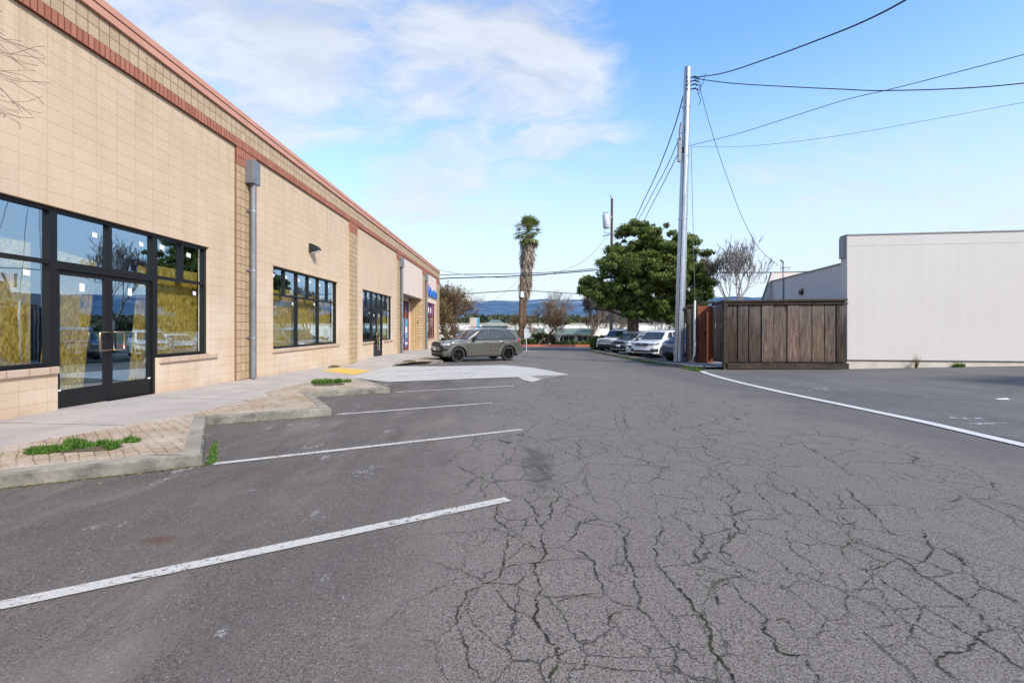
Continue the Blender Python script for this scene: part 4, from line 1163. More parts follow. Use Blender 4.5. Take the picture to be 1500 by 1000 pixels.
def bare_tree(loc, h, r, label, mat, seed, depth=5, spread=.5, stems=1, trunk=.3, lean=(0,0,1), leafm=None, leafn=0, leafs=.1, up=.12, group=None, minr=.012, shrink=.74, leaf_fn=None, wide=1.0):
    rs = random.Random(seed)
    e = empty('bare_tree', label=label, cat='tree', group=group)
    loc = Vector(loc); mb = MB(); tips = []; tk = MB()
    top = loc+Vector(lean).normalized()*h*trunk
    if stems == 1:
        tk.tube([loc, loc.lerp(top,.5)+Vector((.03,0,0)), top], [r*1.25, r, r*.85], 8)
        starts = [(top, r*.8)]*3
    else:
        tk.tube([loc, loc+Vector((0,0,.15*h*trunk))], [r*1.4, r*1.1], 8)
        starts = [(loc+Vector((0,0,.1*h*trunk)), r*.75)]*stems
    k = len(starts)
    for i, (p, rr0) in enumerate(starts):
        a = 2*math.pi*i/k+rs.uniform(-.4,.4)
        d = Vector((math.cos(a)*math.sin(spread)*wide, math.sin(a)*math.sin(spread)*wide, math.cos(spread)))
        L = h*(1-trunk if stems == 1 else 1)*.34
        grow(mb, p, d, L, rr0, depth, rs, spread, up, 6, tips, shrink, (2,3), .13, minr)
    tk.build('trunk', mat, e, smooth=True)
    mb.build('branches', mat, e, smooth=True)
    if leafm is not None and tips:
        P = np.array([tuple(t) for t in tips]); sel = P
        if leaf_fn is not None: sel = np.array([p for p in P if leaf_fn(p)])
        if len(sel):
            r2 = np.random.RandomState(seed); idx = r2.randint(0,len(sel),leafn); C = sel[idx]+r2.normal(0,.22,(leafn,3))
            u = randdir(leafn,r2); v = np.cross(u,randdir(leafn,r2)); v /= np.linalg.norm(v,axis=1,keepdims=True)+1e-9
            s = leafs*r2.uniform(.5,1.4,leafn)
            quads('foliage', C, u*s[:,None], v*s[:,None], r2.rand(leafn), leafm, e)
    rebase(e, loc)
    return e

# --- the big evergreen behind the parked cars
def big_evergreen():
    Y = 42; e = empty('evergreen_tree', label='big dense dark evergreen tree with a thick reddish trunk behind the parked cars', cat='tree')
    tk = MB(); b = Vector((10.7,42,-.9))
    tk.tube([b, b+Vector((0,0,.6)), b+Vector((.05,0,2.2)), b+Vector((.1,0,4.2)), b+Vector((.3,.2,7.2))], [.72,.56,.50,.42,.2], 14)
    rs = random.Random(4)
    for i in range(16):
        a = rs.uniform(0,6.28); z = rs.uniform(2.6,6.5)
        p = b+Vector((0,0,z)); q = p+Vector((math.cos(a)*rs.uniform(2,4.4), math.sin(a)*rs.uniform(2,3.6), rs.uniform(.2,1.6)))
        tk.tube([p, p.lerp(q,.5)+Vector((0,0,.25)), q], [.16,.10,.04], 6)
    tk.build('trunk', M['bark'], e, smooth=True)
    # outline as stacked lobes: (px, py, radius px)
    lobes = [(948,352,26),(925,345,20),(975,362,26),(1003,368,20),(905,380,28),(940,385,34),(985,392,34),(1018,392,24),
             (893,425,24),(870,418,17),(858,425,9),(918,425,30),(955,430,32),(995,425,30),(1025,412,20),(905,443,18),(935,448,20),(975,448,20),(1005,446,16),(885,442,10),(1036,398,10),(930,330,9),(1000,352,12),(862,410,8),(950,338,12),(945,400,40),(985,410,36),(915,400,26),(960,372,34),(1008,440,22),(960,452,24),(1030,430,17),(920,452,15),(985,457,17),(940,448,18)]
    cl = []; rs = random.Random(9)
    for (px,py,r) in lobes:
        c = at(px,py,Y); R_ = r/F*Y
        for k in range(int(6+R_*R_*11)):
            d = Vector((rs.gauss(0,1),rs.gauss(0,1),rs.gauss(0,1))).normalized()*R_*rs.uniform(.35,1.02)
            q = c+Vector((d.x, d.y*1.5+rs.uniform(-.9,.9)*(1.2 if R_ > 1.2 else .4), d.z))
            s = rs.uniform(.18,.58); cl.append((tuple(q),(s*rs.uniform(.9,1.4),s*rs.uniform(.9,1.4),s*rs.uniform(.6,1.0))))
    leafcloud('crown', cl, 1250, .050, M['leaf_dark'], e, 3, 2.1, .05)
    rebase(e, b)
big_evergreen()

# --- the palm
def palm():
    Y = 62; e = empty('palm_tree', label='tall fan palm with a shaggy skirt of dead fronds', cat='tree')
    base = at(764,492,Y); base.z = -1.0
    pts = [base, at(768,452,Y), at(770,415,Y), at(772,372,Y), at(774,345,Y)]
    MB().tube(pts, [.36,.30,.28,.28,.28], 12).build('trunk', M['bark_brown'], e, smooth=True)
    top = at(773.5,338,Y); rs = np.random.RandomState(5)
    # green fans: petiole + split fan blade
    C=[];U=[];V=[];T=[]; pet = MB()
    for k in range(110):
        a = rs.uniform(0,6.283); el = rs.uniform(-.95,1.35)
        d = np.array([math.cos(a)*math.cos(el), math.sin(a)*math.cos(el), math.sin(el)])
        L = rs.uniform(.75,1.35)*1.2
        o = np.array(top)+np.array([0,0,-.55*max(0,-el)])
        hub = o+d*L; pet.tube([tuple(o), tuple(hub)], [.03,.018], 4)
        side = np.cross(d,[0,0,1.]); side /= np.linalg.norm(side)+1e-9; upv = np.cross(side,d)
        for j in range(13):
            t = (j-6)/6*1.35
            ld = d*math.cos(t)+side*math.sin(t)+upv*rs.normal(0,.12); ld[2] -= .28*abs(rs.rand()); ld /= np.linalg.norm(ld)
            w = np.cross(ld, upv); w /= np.linalg.norm(w)+1e-9
            ll = .62*rs.uniform(.8,1.1)
            C.append(hub+ld*ll*.6); V.append(ld*ll*.75); U.append(w*.055)
            T.append(np.clip(rs.normal(.45 if el < 0 else .15,.25),0,1))
    quads('fronds', np.array(C),np.array(U),np.array(V),np.array(T),M['leaf_palm'],e,'dia')
    pet.build('petioles', M['leaf_palm'], e)
    # dead skirt: hanging blades hugging the trunk
    C=[];U=[];V=[];T=[]
    axis = [np.array(p) for p in (at(774,352,Y), at(772.5,380,Y), at(770.5,410,Y), at(768.5,436,Y))]
    wd = [1.15,1.25,1.1,.75]
    for k in range(4600):
        t = rs.rand()*3; i = int(t); f = t-i; c = axis[i]*(1-f)+axis[min(i+1,3)]*f; w = (wd[i]*(1-f)+wd[min(i+1,3)]*f)
        a = rs.uniform(0,6.283); rr_ = w*rs.uniform(.45,1.0)*(.8+.2*math.sin(k))*(.86+.22*math.sin(a*2+t*3))
        p = c+np.array([math.cos(a)*rr_, math.sin(a)*rr_, rs.normal(0,.15)])
        d = np.array([math.cos(a)*.25+rs.normal(0,.12), math.sin(a)*.25+rs.normal(0,.12), -1.]); d /= np.linalg.norm(d)
        u = np.cross(d,[math.cos(a),math.sin(a),0]); u /= np.linalg.norm(u)+1e-9; s = rs.uniform(.5,1.3)
        C.append(p); V.append(d*.42*s); U.append(u*.055*s+np.array([rs.normal(0,.02)]*3)); T.append(rs.rand()**1.3)
    quads('dead_fronds', np.array(C),np.array(U),np.array(V),np.array(T),M['leaf_dead'],e,'dia')
    rebase(e, base)
palm()

# --- deciduous trees
def leftside(p): return p[0] < -6.0 or p[2] > 3.6
bare_tree((-6.35,52,-1.0), 6.3, .17, 'half bare multi-stemmed tree with olive leaves beside the far corner of the tan building', M['bark_brown'], 11, 6, .52, stems=5, trunk=.3, leafm=M['leaf_olive'], leafn=5200, leafs=.055, leaf_fn=leftside, minr=.014, up=.10, shrink=.76)
bare_tree((4.4,58,-.9), 4.4, .12, 'russet twiggy tree growing behind the red kerb, right of the palm', M['bark_brown'], 21, 5, .55, stems=4, trunk=.3, leafm=M['leaf_rust'], leafn=500, leafs=.04, minr=.014, shrink=.75, wide=1.2)
bare_tree((7.4,74,-.9), 7.0, .15, 'larger russet bare tree behind the twiggy one, against the white office building', M['bark_grey'], 22, 5, .50, stems=3, trunk=.3, leafm=M['leaf_rust'], leafn=300, leafs=.045, minr=.015, shrink=.74)
bare_tree((9.35,54,-1.0), 6.1, .15, 'leafless grey tree with a forked trunk left of the transformer pole', M['bark_grey'], 31, 6, .46, stems=1, trunk=.25, minr=.013, shrink=.74)
bare_tree((12.6,58,-1.0), 5.4, .13, 'leafless grey tree right of the transformer pole, under the evergreen', M['bark_grey'], 33, 5, .5, stems=3, trunk=.25, minr=.014, shrink=.75)
bare_tree((16.4,52,-1.0), 5.2, .13, 'leafless spreading tree behind the white cars, right of the evergreen trunk', M['bark_grey'], 35, 5, .55, stems=3, trunk=.25, minr=.014, shrink=.75, wide=1.3)
bare_tree((17.9,38,-.8), 8.7, .11, 'tall leafless tree rising behind the wood enclosure', M['bark_grey'], 50, 5, .36, stems=1, trunk=.30, up=.22, minr=.013, shrink=.74)
for (x,y,h,s,lab) in ((-11.5,66,5.0,51,'brown bare street tree far left behind the tan building'),(1.6,80,4.6,52,'small russet tree against the white office wall'),(13.5,80,5.0,53,'pale bare tree in front of the office canopies')):
    bare_tree((x,y,-1.0), h, .12, lab, M['bark_brown'], s, 5, .5, stems=3, trunk=.25, leafm=M['leaf_rust'], leafn=400, leafs=.05, minr=.016)
# small green conifers peeking over the office roof
for (px,w,h,Yd,sd,lab) in ((832,13,464,96,61,'round green tree over the office roof, left of the pair'),(848,9,466,96,62,'second green tree over the office roof, right of the pair'),(752,12,465,100,63,'dark green tree behind the palm trunk'),(668,8,470,100,65,'green tree beside the pylon sign')):
    e = empty('roadside_tree', label=lab, cat='tree'); c = at(px, h+6, Yd)
    MB().tube([(c.x,Yd,-1.1),(c.x,Yd,c.z)], [.2,.1], 6).build('trunk', M['bark'], e)
    rs = random.Random(sd); R_ = w/F*Yd*.6
    cl = [((c.x+rs.gauss(0,.45)*R_, Yd+rs.gauss(0,.4)*R_, c.z-.6+rs.gauss(0,.45)*R_), R_*rs.uniform(.25,.45)) for _ in range(26)]
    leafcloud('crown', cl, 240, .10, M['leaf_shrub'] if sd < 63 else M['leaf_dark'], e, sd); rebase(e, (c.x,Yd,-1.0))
# bare tree whose branch tips reach in at the upper left
def near_tree():
    UPZ = .38
    e = empty('bare_tree', label='leafless tree reaching in with thin twigs at the upper left, against the tan wall', cat='tree')
    rs = random.Random(77); b = Vector((-5.05,2.75,.1)); mb = MB()
    MB().tube([b, b+Vector((.05,0,1.2)), b+Vector((0,.1,2.6)), b+Vector((-.05,.1,4.35))], [.10,.08,.065,.04], 10).build('trunk', M['bark_grey'], e, smooth=True)
    for (p, d, L, r, dep) in (((0,.1,3.4),(.72,1.0,.22),.72,.014,4), ((0,.1,3.1),(.66,1.0,.14),.70,.013,4), ((0,.1,2.8),(.55,1.0,.08),.66,.012,4),((0,.1,3.7),(.66,1,.26),.74,.014,4),((0,.1,3.9),(.72,1.0,.32),.72,.013,4),
              ((0,.1,3.2),(-.6,.2,.8),.6,.02,5),((0,.1,3.4),(-.1,-1,.6),.6,.02,5),((0,.1,2.9),(.5,-.8,.4),.6,.018,5),((0,.15,3.8),(0,.1,1),.6,.02,5)):
        grow(mb, b+Vector(p)+Vector((0,-.12,UPZ)), d, L*.93, r, dep, rs, .42, .0, 5, None, .78, (1,2), .16, .0022)
    mb.build('branches', M['bark_grey'], e, smooth=True); rebase(e, b)
near_tree()
# leafy tree out at the right whose shade falls on the side lot
def shade_tree():
    e = empty('shade_tree', label='leafy tree standing at the right-hand edge of the side lot', cat='tree')
    b = Vector((20.2,6.6,.1)); MB().tube([b, b+Vector((0,0,3)), b+Vector((.2,0,5.5))], [.3,.24,.12], 10).build('trunk', M['bark'], e, smooth=True)
    rs = random.Random(3); cl = [((b.x+rs.gauss(0,1.2), b.y+rs.gauss(0,1.0), 4.9+rs.gauss(0,.8)), rs.uniform(.5,.9)) for _ in range(60)]
    leafcloud('crown', cl, 130, .13, M['leaf_dark'], e, 8); rebase(e, b)
shade_tree()
# hedge and shrubs
def shrub(x, y, w, d, h, z0, label, mat, seed, name='shrub', cat='shrub', n=30, size=.06, group=None):
    rs = random.Random(seed)
    cl = [((x+rs.uniform(-.5,.5)*w, y+rs.uniform(-.5,.5)*d, z0+h*rs.uniform(.15,.85)), (rs.uniform(.16,.3),)*3) for _ in range(n)]
    o = leafcloud(name, cl, 900, size, mat, None, seed, 1.6, .4); tag(o, label, cat, group)
    return o
a_ = at(878,505,46.5)
shrub(8.75,46.2,1.9,1.4,1.55,-.9,'dark clipped hedge at the far end of the car row', M['leaf_dark'], 71, 'hedge', 'hedge', 60)
for i,(px,lab,mt,h) in enumerate(((790,'yellow-green shrub below the russet tree, behind the red kerb','leaf_shrub',1.6),(805,'rounded green shrub behind the red kerb, second from the palm','leaf_shrub',1.5),(775,'low dark shrub at the foot of the palm','leaf_dark',.8),(822,'low dark green ground shrub right of the russet tree','leaf_dark',.5),(842,'low dark shrub in front of the office window','leaf_dark',.45),(862,'low shrub near the hedge, behind the red kerb','leaf_dark',.5),(735,'low shrub hidden partly by the suv roof','leaf_shrub',.7),(650,'low shrub below the half bare tree','leaf_shrub',.8))):
    x = (px-CX)*59/F
    shrub(x,59.2,1.7,1.2,h,-.95,lab,M[mt],80+i,n=26,size=.07)
# far woodland on the valley floor
def woodland():
    rs = random.Random(15); cl = []
    for i in range(520):
        y = rs.uniform(280,1000); x = rs.uniform(-.95,.95)*y; z = -2+ (max(0,(y-350)/1500)*30)
        r = rs.uniform(2.5,5.5)*(1+y/900); cl.append(((x,y,z+r*.8),(r*1.4,r,r*.9)))
    o = leafcloud('far_woodland', cl, 5, 1.3, M['farwood'], None, 5, 1.3, .2)
    tag(o, 'band of distant trees across the valley floor below the hills', 'woodland', kind='stuff')
woodland()

# --- grass tufts and moss
def grass(name, pts, n, h, label, seed, mat='grass', w=.006, zf=None, lean=.5):
    """blades scattered in a ring of blobs pts: (x,y,rx,ry)"""
    rs = np.random.RandomState(seed); C=[];U=[];V=[];T=[]
    ar = np.array([p[2]*p[3] for p in pts]); ar = ar/ar.sum()
    for k in range(n):
        p = pts[rs.choice(len(pts), p=ar)]; a = rs.uniform(0,6.283); r = math.sqrt(rs.rand())
        x = p[0]+math.cos(a)*r*p[2]; y = p[1]+math.sin(a)*r*p[3]; hh = h*rs.uniform(.35,1.15)*(1.1-.6*r)
        d = np.array([rs.normal(0,lean),rs.normal(0,lean),1.]); d /= np.linalg.norm(d)
        u = np.cross(d,randdir(1,rs)[0]); u /= np.linalg.norm(u)
        z = (zf(x,y) if zf else zg(y))
        C.append([x,y,z+hh*.38*d[2]]+np.array([d[0],d[1],0])*hh*.45); V.append(d*hh*.5); U.append(u*w*rs.uniform(.7,1.5)); T.append(rs.rand()**2)
    o = quads(name, np.array(C),np.array(U),np.array(V),np.array(T),M[mat],None,'dia')
    tag(o, label, 'grass', kind='stuff'); return o
kt = lambda x,y: kerbtop(y)
def gp(px,py,h=1.13):
    v = py-CY; y = h*F/(v-14); return ((px-CX)*y/F, y)
g1 = [gp(*q) for q in ((90,660),(115,657),(140,655),(165,652),(60,663),(105,651))]
rg = random.Random(31); GB = [(g1[i][0]+rg.gauss(0,.10), g1[i][1]+rg.gauss(0,.07), rg.uniform(.03,.12), rg.uniform(.02,.08)) for i in (0,1,2,3,5,0,1,2,3,5,4,4,0,2,1,3,4,5)]
grass('grass_clump', GB, 2600, .11, 'green grass clump in the nearest paver planter', 1, zf=kt)
x,y = gp(481,561)
grass('grass_clump', [(x+rg.gauss(0,.17),y+rg.gauss(0,.14),rg.uniform(.08,.2),rg.uniform(.08,.18)) for _ in range(14)], 2600, .15, 'round green grass tuft in the paver planter by the yellow pad', 2, zf=kt, w=.009)
grass('kerb_weeds', [(TIPS[1].x+.05-.5*.09*k, TIPS[1].y+.06+.866*.09*k, .045*(1.2-.05*k),.05) for k in range(13)], 420, .045, 'weeds growing in the gutter on the right side of the nearest kerb tip', 3)
def mossline(a, b, n, seed, h=.016, label='thin moss line along the foot of a kerb'):
    a = Vector(a); b = Vector(b); m = 26
    out = Vector(((b-a).y, -(b-a).x)).normalized()*.006
    grass('moss', [((a+(b-a)*k/m).x+out.x, (a+(b-a)*k/m).y+out.y, .035,.022) for k in range(m+1)], n, h, label, seed, 'grass_dry', .006, lean=.9)
mossline(corner(TIPS[1]), TIPS[1], 2600, 4, label='moss line at the foot of the nearest kerb face')
mossline(corner(TIPS[2]), TIPS[2], 1200, 5, label='moss line at the foot of the second kerb face')
mossline(corner(TIPS[3]), TIPS[3], 700, 6, label='moss line at the foot of the third kerb face')
grass('kerb_grass', [(6.70,23.6,.17,.8),(6.74,25.4,.12,.6),(6.70,26.9,.16,.5),(6.75,29.0,.12,.9),(6.9,21.6,.16,.4),(6.78,22.6,.08,.5)], 2600, .11, 'grass along the low kerb in front of the parked cars', 7, w=.012)
grass('kerb_grass', [(7.12,18.9,.28,.5),(7.0,18.0,.2,.45),(7.4,19.5,.2,.3)], 2600, .13, 'grass tufts at the foot of the tall pole, where the white line starts', 8, w=.012)
grass('kerb_grass', [(6.9,38,.14,5)], 1500, .10, 'dry grass along the far part of the low kerb', 9, 'grass_dry', w=.014)
grass('wall_weed', [(16.9,18.0,.22,.05)], 350, .28, 'green weed at the foot of the off-white wall', 10, w=.01, zf=lambda x,y: side_h(x,y))
grass('wall_weed', [(14.2+1.2,18.15,.05,.04)], 60, .75, 'tall thin dry weed at the foot of the off-white wall', 11, 'grass_dry', w=.006, zf=lambda x,y: side_h(x,y), lean=.15)
grass('wall_weed', [(-6.5,17.6,.10,.5)], 400, .12, 'weeds at the foot of the tan wall beside the yellow pad', 12, 'grass_dry', w=.01, zf=HS)
grass('dead_weeds', [(-4.7,22.2,.3,.2)], 600, .12, 'brown dead weeds on the far paver island by the suv', 13, 'leaf_rust', w=.012, zf=kt)
# =================================================================== THE MAIN CRACKS
def cracks():
    """open cracks in the worn lane: thin recessed-looking ribbons following the ground"""
    A8 = [[(645,405),(668,432),(645,470),(640,500),(610,525),(612,560),(622,600),(590,640),(600,680),(612,720),(600,780),(590,808),(620,850),(660,890),(668,935),(640,975),(640,1010)],
     [(500,440),(475,470),(480,510),(512,530),(508,580),(495,620),(495,650),(450,695),(385,720),(355,770),(350,800),(370,860),(385,930),(425,990)],
     [(450,695),(490,740),(530,780),(590,808)],[(495,650),(540,640),(590,635),(640,625),(720,620),(760,625)],
     [(840,515),(880,530),(865,580),(868,620),(890,660),(895,700),(915,745),(905,775),(950,820),(990,870),(1015,900),(1020,950),(1050,980),(1060,1010)],
     [(970,490),(975,540),(955,580),(960,620),(1000,680),(1050,735),(1080,780),(1130,850),(1125,880),(1165,940),(1200,1005)],
     [(905,775),(820,800),(800,830)],[(905,770),(850,760),(800,730),(785,680),(775,640),(720,595)],[(668,935),(720,945),(800,955),(860,960),(960,965)],
     [(620,770),(690,745),(760,730),(800,730)],[(1015,900),(1060,895),(1125,880)],[(512,530),(560,520),(600,520)],[(1000,490),(1050,510),(1110,550),(1100,590),(1075,605),(1100,640),(1150,660)],
     [(325,330),(370,345),(410,365),(440,380),(425,410),(440,440)],[(325,330),(360,300),(420,290),(440,260)],[(200,340),(260,338),(325,330)],
     [(500,290),(510,320),(560,330),(530,345)],[(850,350),(885,370),(870,400),(850,420)],[(945,155),(990,200),(1040,240),(1090,250),(1150,270)],
     [(1180,340),(1215,420),(1190,470),(1215,540),(1160,590),(1200,640)],[(740,345),(750,400),(795,455)],[(570,430),(600,490),(607,525)],[(480,510),(500,525),(560,560),(600,600)],
     [(760,490),(720,530),(700,560)],[(380,255),(440,265),(500,250),(560,245)],[(410,590),(450,540),(480,520)],[(1080,250),(1110,300),(1160,320)],[(700,260),(730,300),(745,345)]]
    B14 = [[(0,640),(40,680),(60,730),(110,800),(115,850),(160,910),(205,970),(215,1010)],[(375,590),(440,630),(500,670),(590,745),(650,745),(720,780),(810,860),(870,910),(980,1005)],
     [(590,745),(560,800),(520,830)],[(670,640),(665,690),(650,745)],[(640,550),(670,610),(670,640),(740,670),(790,690),(840,740),(855,770),(740,780)],
     [(440,195),(460,240),(520,280),(560,320),(640,365),(700,410),(800,455),(880,495),(930,520),(950,550),(1020,585),(1090,635),(1150,670),(1215,720),(1260,785),(1200,825),(1170,870),(1100,880),(1040,905),(1040,935),(1130,1010)],
     [(660,205),(700,255),(760,290),(790,330),(840,390),(920,410),(1010,440),(1090,475),(1150,515),(1180,570),(1215,610),(1300,640),(1389,690)],
     [(780,565),(850,610),(920,655),(980,690),(1060,735),(1120,775),(1210,825),(1300,880),(1389,950)],[(980,690),(960,740),(930,810),(850,850),(810,860)],[(930,810),(1000,870),(1040,905)],
     [(1215,610),(1200,640),(1155,665)],[(980,380),(1010,440),(1000,480),(960,515),(930,520)],[(700,410),(655,450),(675,500),(690,525),(770,545),(780,565),(740,600),(670,630)],
     [(410,290),(475,345),(460,370),(420,385),(440,430),(460,470),(500,500)],[(185,170),(230,220),(185,250)],[(270,170),(350,200),(460,240)],
     [(60,375),(90,420),(45,470),(80,530),(160,545),(200,595),(125,625),(145,665),(145,690)],[(200,595),(240,660),(300,700),(345,745),(330,795),(380,830),(390,875),(460,890),(510,890)],
     [(155,455),(215,520),(280,545),(375,590)],[(185,380),(190,410),(155,455)],[(215,310),(220,370),(270,390)],[(110,120),(150,180)],[(320,230),(370,300),(345,350)],
     [(510,890),(540,960),(560,1010)],[(345,745),(420,740),(460,790),(520,830)],[(840,390),(900,385),(980,380)],[(540,380),(560,400),(590,440)],[(590,220),(650,270),(600,300)],[(620,290),(700,290),(760,290)],
     [(1260,785),(1330,790),(1389,800)],[(0,340),(30,380),(60,375)],[(640,365),(710,345),(710,380)],[(400,500),(425,550),(500,560),(560,590)],[(880,495),(800,530),(730,540)]]
    rs = random.Random(42); mb = MB()
    lines = [[(500+x/2.0833, 520+y/2.0833) for x,y in l] for l in A8]+[[(1000+x/2.778, 640+y/2.778) for x,y in l] for l in B14]
    def gnd(px, py):
        v_ = py-CY; y = EYE*F/(v_-14); return Vector(((px-CX)*y/F, y))
    for li, l in enumerate(lines):
        P = [gnd(*p) for p in l]
        for it in range(5):
            Q = [P[0]]
            for a, b in zip(P, P[1:]):
                d = b-a; L = d.length
                if L > .02:
                    n = Vector((-d.y, d.x)); Q.append((a+b)/2+n*rs.uniform(-.17,.17)*(.75 if it < 2 else 1.2))
                Q.append(b)
            P = Q
        n_ = len(P); w0 = rs.uniform(.0018,.0036)
        if li in (0,4,5,33,30,35): w0 = .0046
        ws = []; w = w0
        for i in range(n_):
            w = max(.0009, min(.007, w+rs.gauss(0,.0009)+(w0-w)*.12)); e_ = min(i, n_-1-i)/6
            ws.append(w*min(1, .35+e_))
        base_ = len(mb.v)
        for i, p in enumerate(P):
            d = (P[min(i+1,n_-1)]-P[max(i-1,0)]); d = d.normalized() if d.length > 0 else Vector((1,0)); n = Vector((-d.y,d.x))
            j1, j2 = rs.uniform(.6,1.4), rs.uniform(.6,1.4)
            for q in (p+n*ws[i]*j1, p-n*ws[i]*j2): mb.v.append((q.x, q.y, zg(q.y)+.0035+.0004*(li % 5)))
        for i in range(n_-1):
            if rs.random() < .05: continue
            mb.f.append((base_+2*i, base_+2*i+1, base_+2*i+3, base_+2*i+2)); mb.m.append(0)
    m = NT('crack_shadow'); v = m.coord()
    c = m.mix(m.mapr(m.noise(v, 1.6, 3), .56, .68), (.035,.031,.027), (.055,.062,.02))
    m.fin(c, 1, 0, 0, m.ramp(m.noise(v, 26, 4, .75), [(.36,.1),(.55,.9)]))
    o = mb.build('asphalt_cracks', m.mat); tag(o, kind='structure')
cracks()

# --- soil under the weeds, leaf litter along the kerbs
def patchy(name, cx, cy, rx, ry, seed, off, mat):
    rs = random.Random(seed); out = []
    for k in range(22):
        t = 2*math.pi*k/22; r = rs.uniform(.75,1.1); out.append((cx+math.cos(t)*rx*r, cy+math.sin(t)*ry*r))
    tag(sheet(name, out, lambda x, y: kerbtop(y), mat, .5, off), kind='structure')
_x, _y = gp(112,656); patchy('soil_patch', _x, _y, .50, .20, 3, .001, M['soil'])
_x, _y = gp(481,563); patchy('soil_patch', _x, _y, .46, .38, 4, .001, M['soil'])
def litter():
    rs = np.random.RandomState(12); C=[];U=[];V=[];T=[]
    segs = []
    for i in range(1,4): segs.append((corner(TIPS[i]), TIPS[i])); segs.append((TIPS[i], corner(TIPS[i+1]) if i < 3 else Vector((-4.15,13.15))))
    def put(x, y, z, s):
        n = np.array([rs.normal(0,.3), rs.normal(0,.3), 1.]); n /= np.linalg.norm(n); u = np.cross(n, randdir(1,rs)[0]); u /= np.linalg.norm(u); v = np.cross(n,u)
        C.append([x,y,z+.006]); U.append(u*s*.5); V.append(v*s); T.append(rs.rand())
    for (a,b) in segs:
        out = Vector(((b-a).y, -(b-a).x)).normalized()
        for k in range(70):
            t = rs.rand(); d = abs(rs.normal(0,.07))+.015; p = a+(b-a)*t+out*d
            put(p.x, p.y, zg(p.y), rs.uniform(.006,.02))
    for k in range(420):
        y = rs.uniform(3.4,12.5); x = rs.uniform(edge_x(y), edge_x(y)+1.5)
        # only on the verge
        q = None
        for i in range(1,4):
            tp = TIPS[i]; rel = Vector((x,y))-tp
            if rel.dot(N) > .2 and rel.dot(N) < 2.2 and rel.dot(D) < -.25: q = 1
        if q: put(x, y, kerbtop(y), rs.uniform(.006,.022))
    o = quads('leaf_litter', np.array(C),np.array(U),np.array(V),np.array(T),M['leaf_rust'],None,'dia')
    tag(o, 'dry brown leaf litter scattered along the kerbs and pavers', 'leaf litter', kind='stuff')
litter()
SKY_SAT, SKY_VAL, SKY_STR = 1.15, 2.25, .14
CLOUD_COL = (6.6, 6.7, 7.0); HAZE = .93; HAZE_COL = (5.5, 6.0, 6.85, 1)
SUN_E, SUN_ANG = 4.8, 6
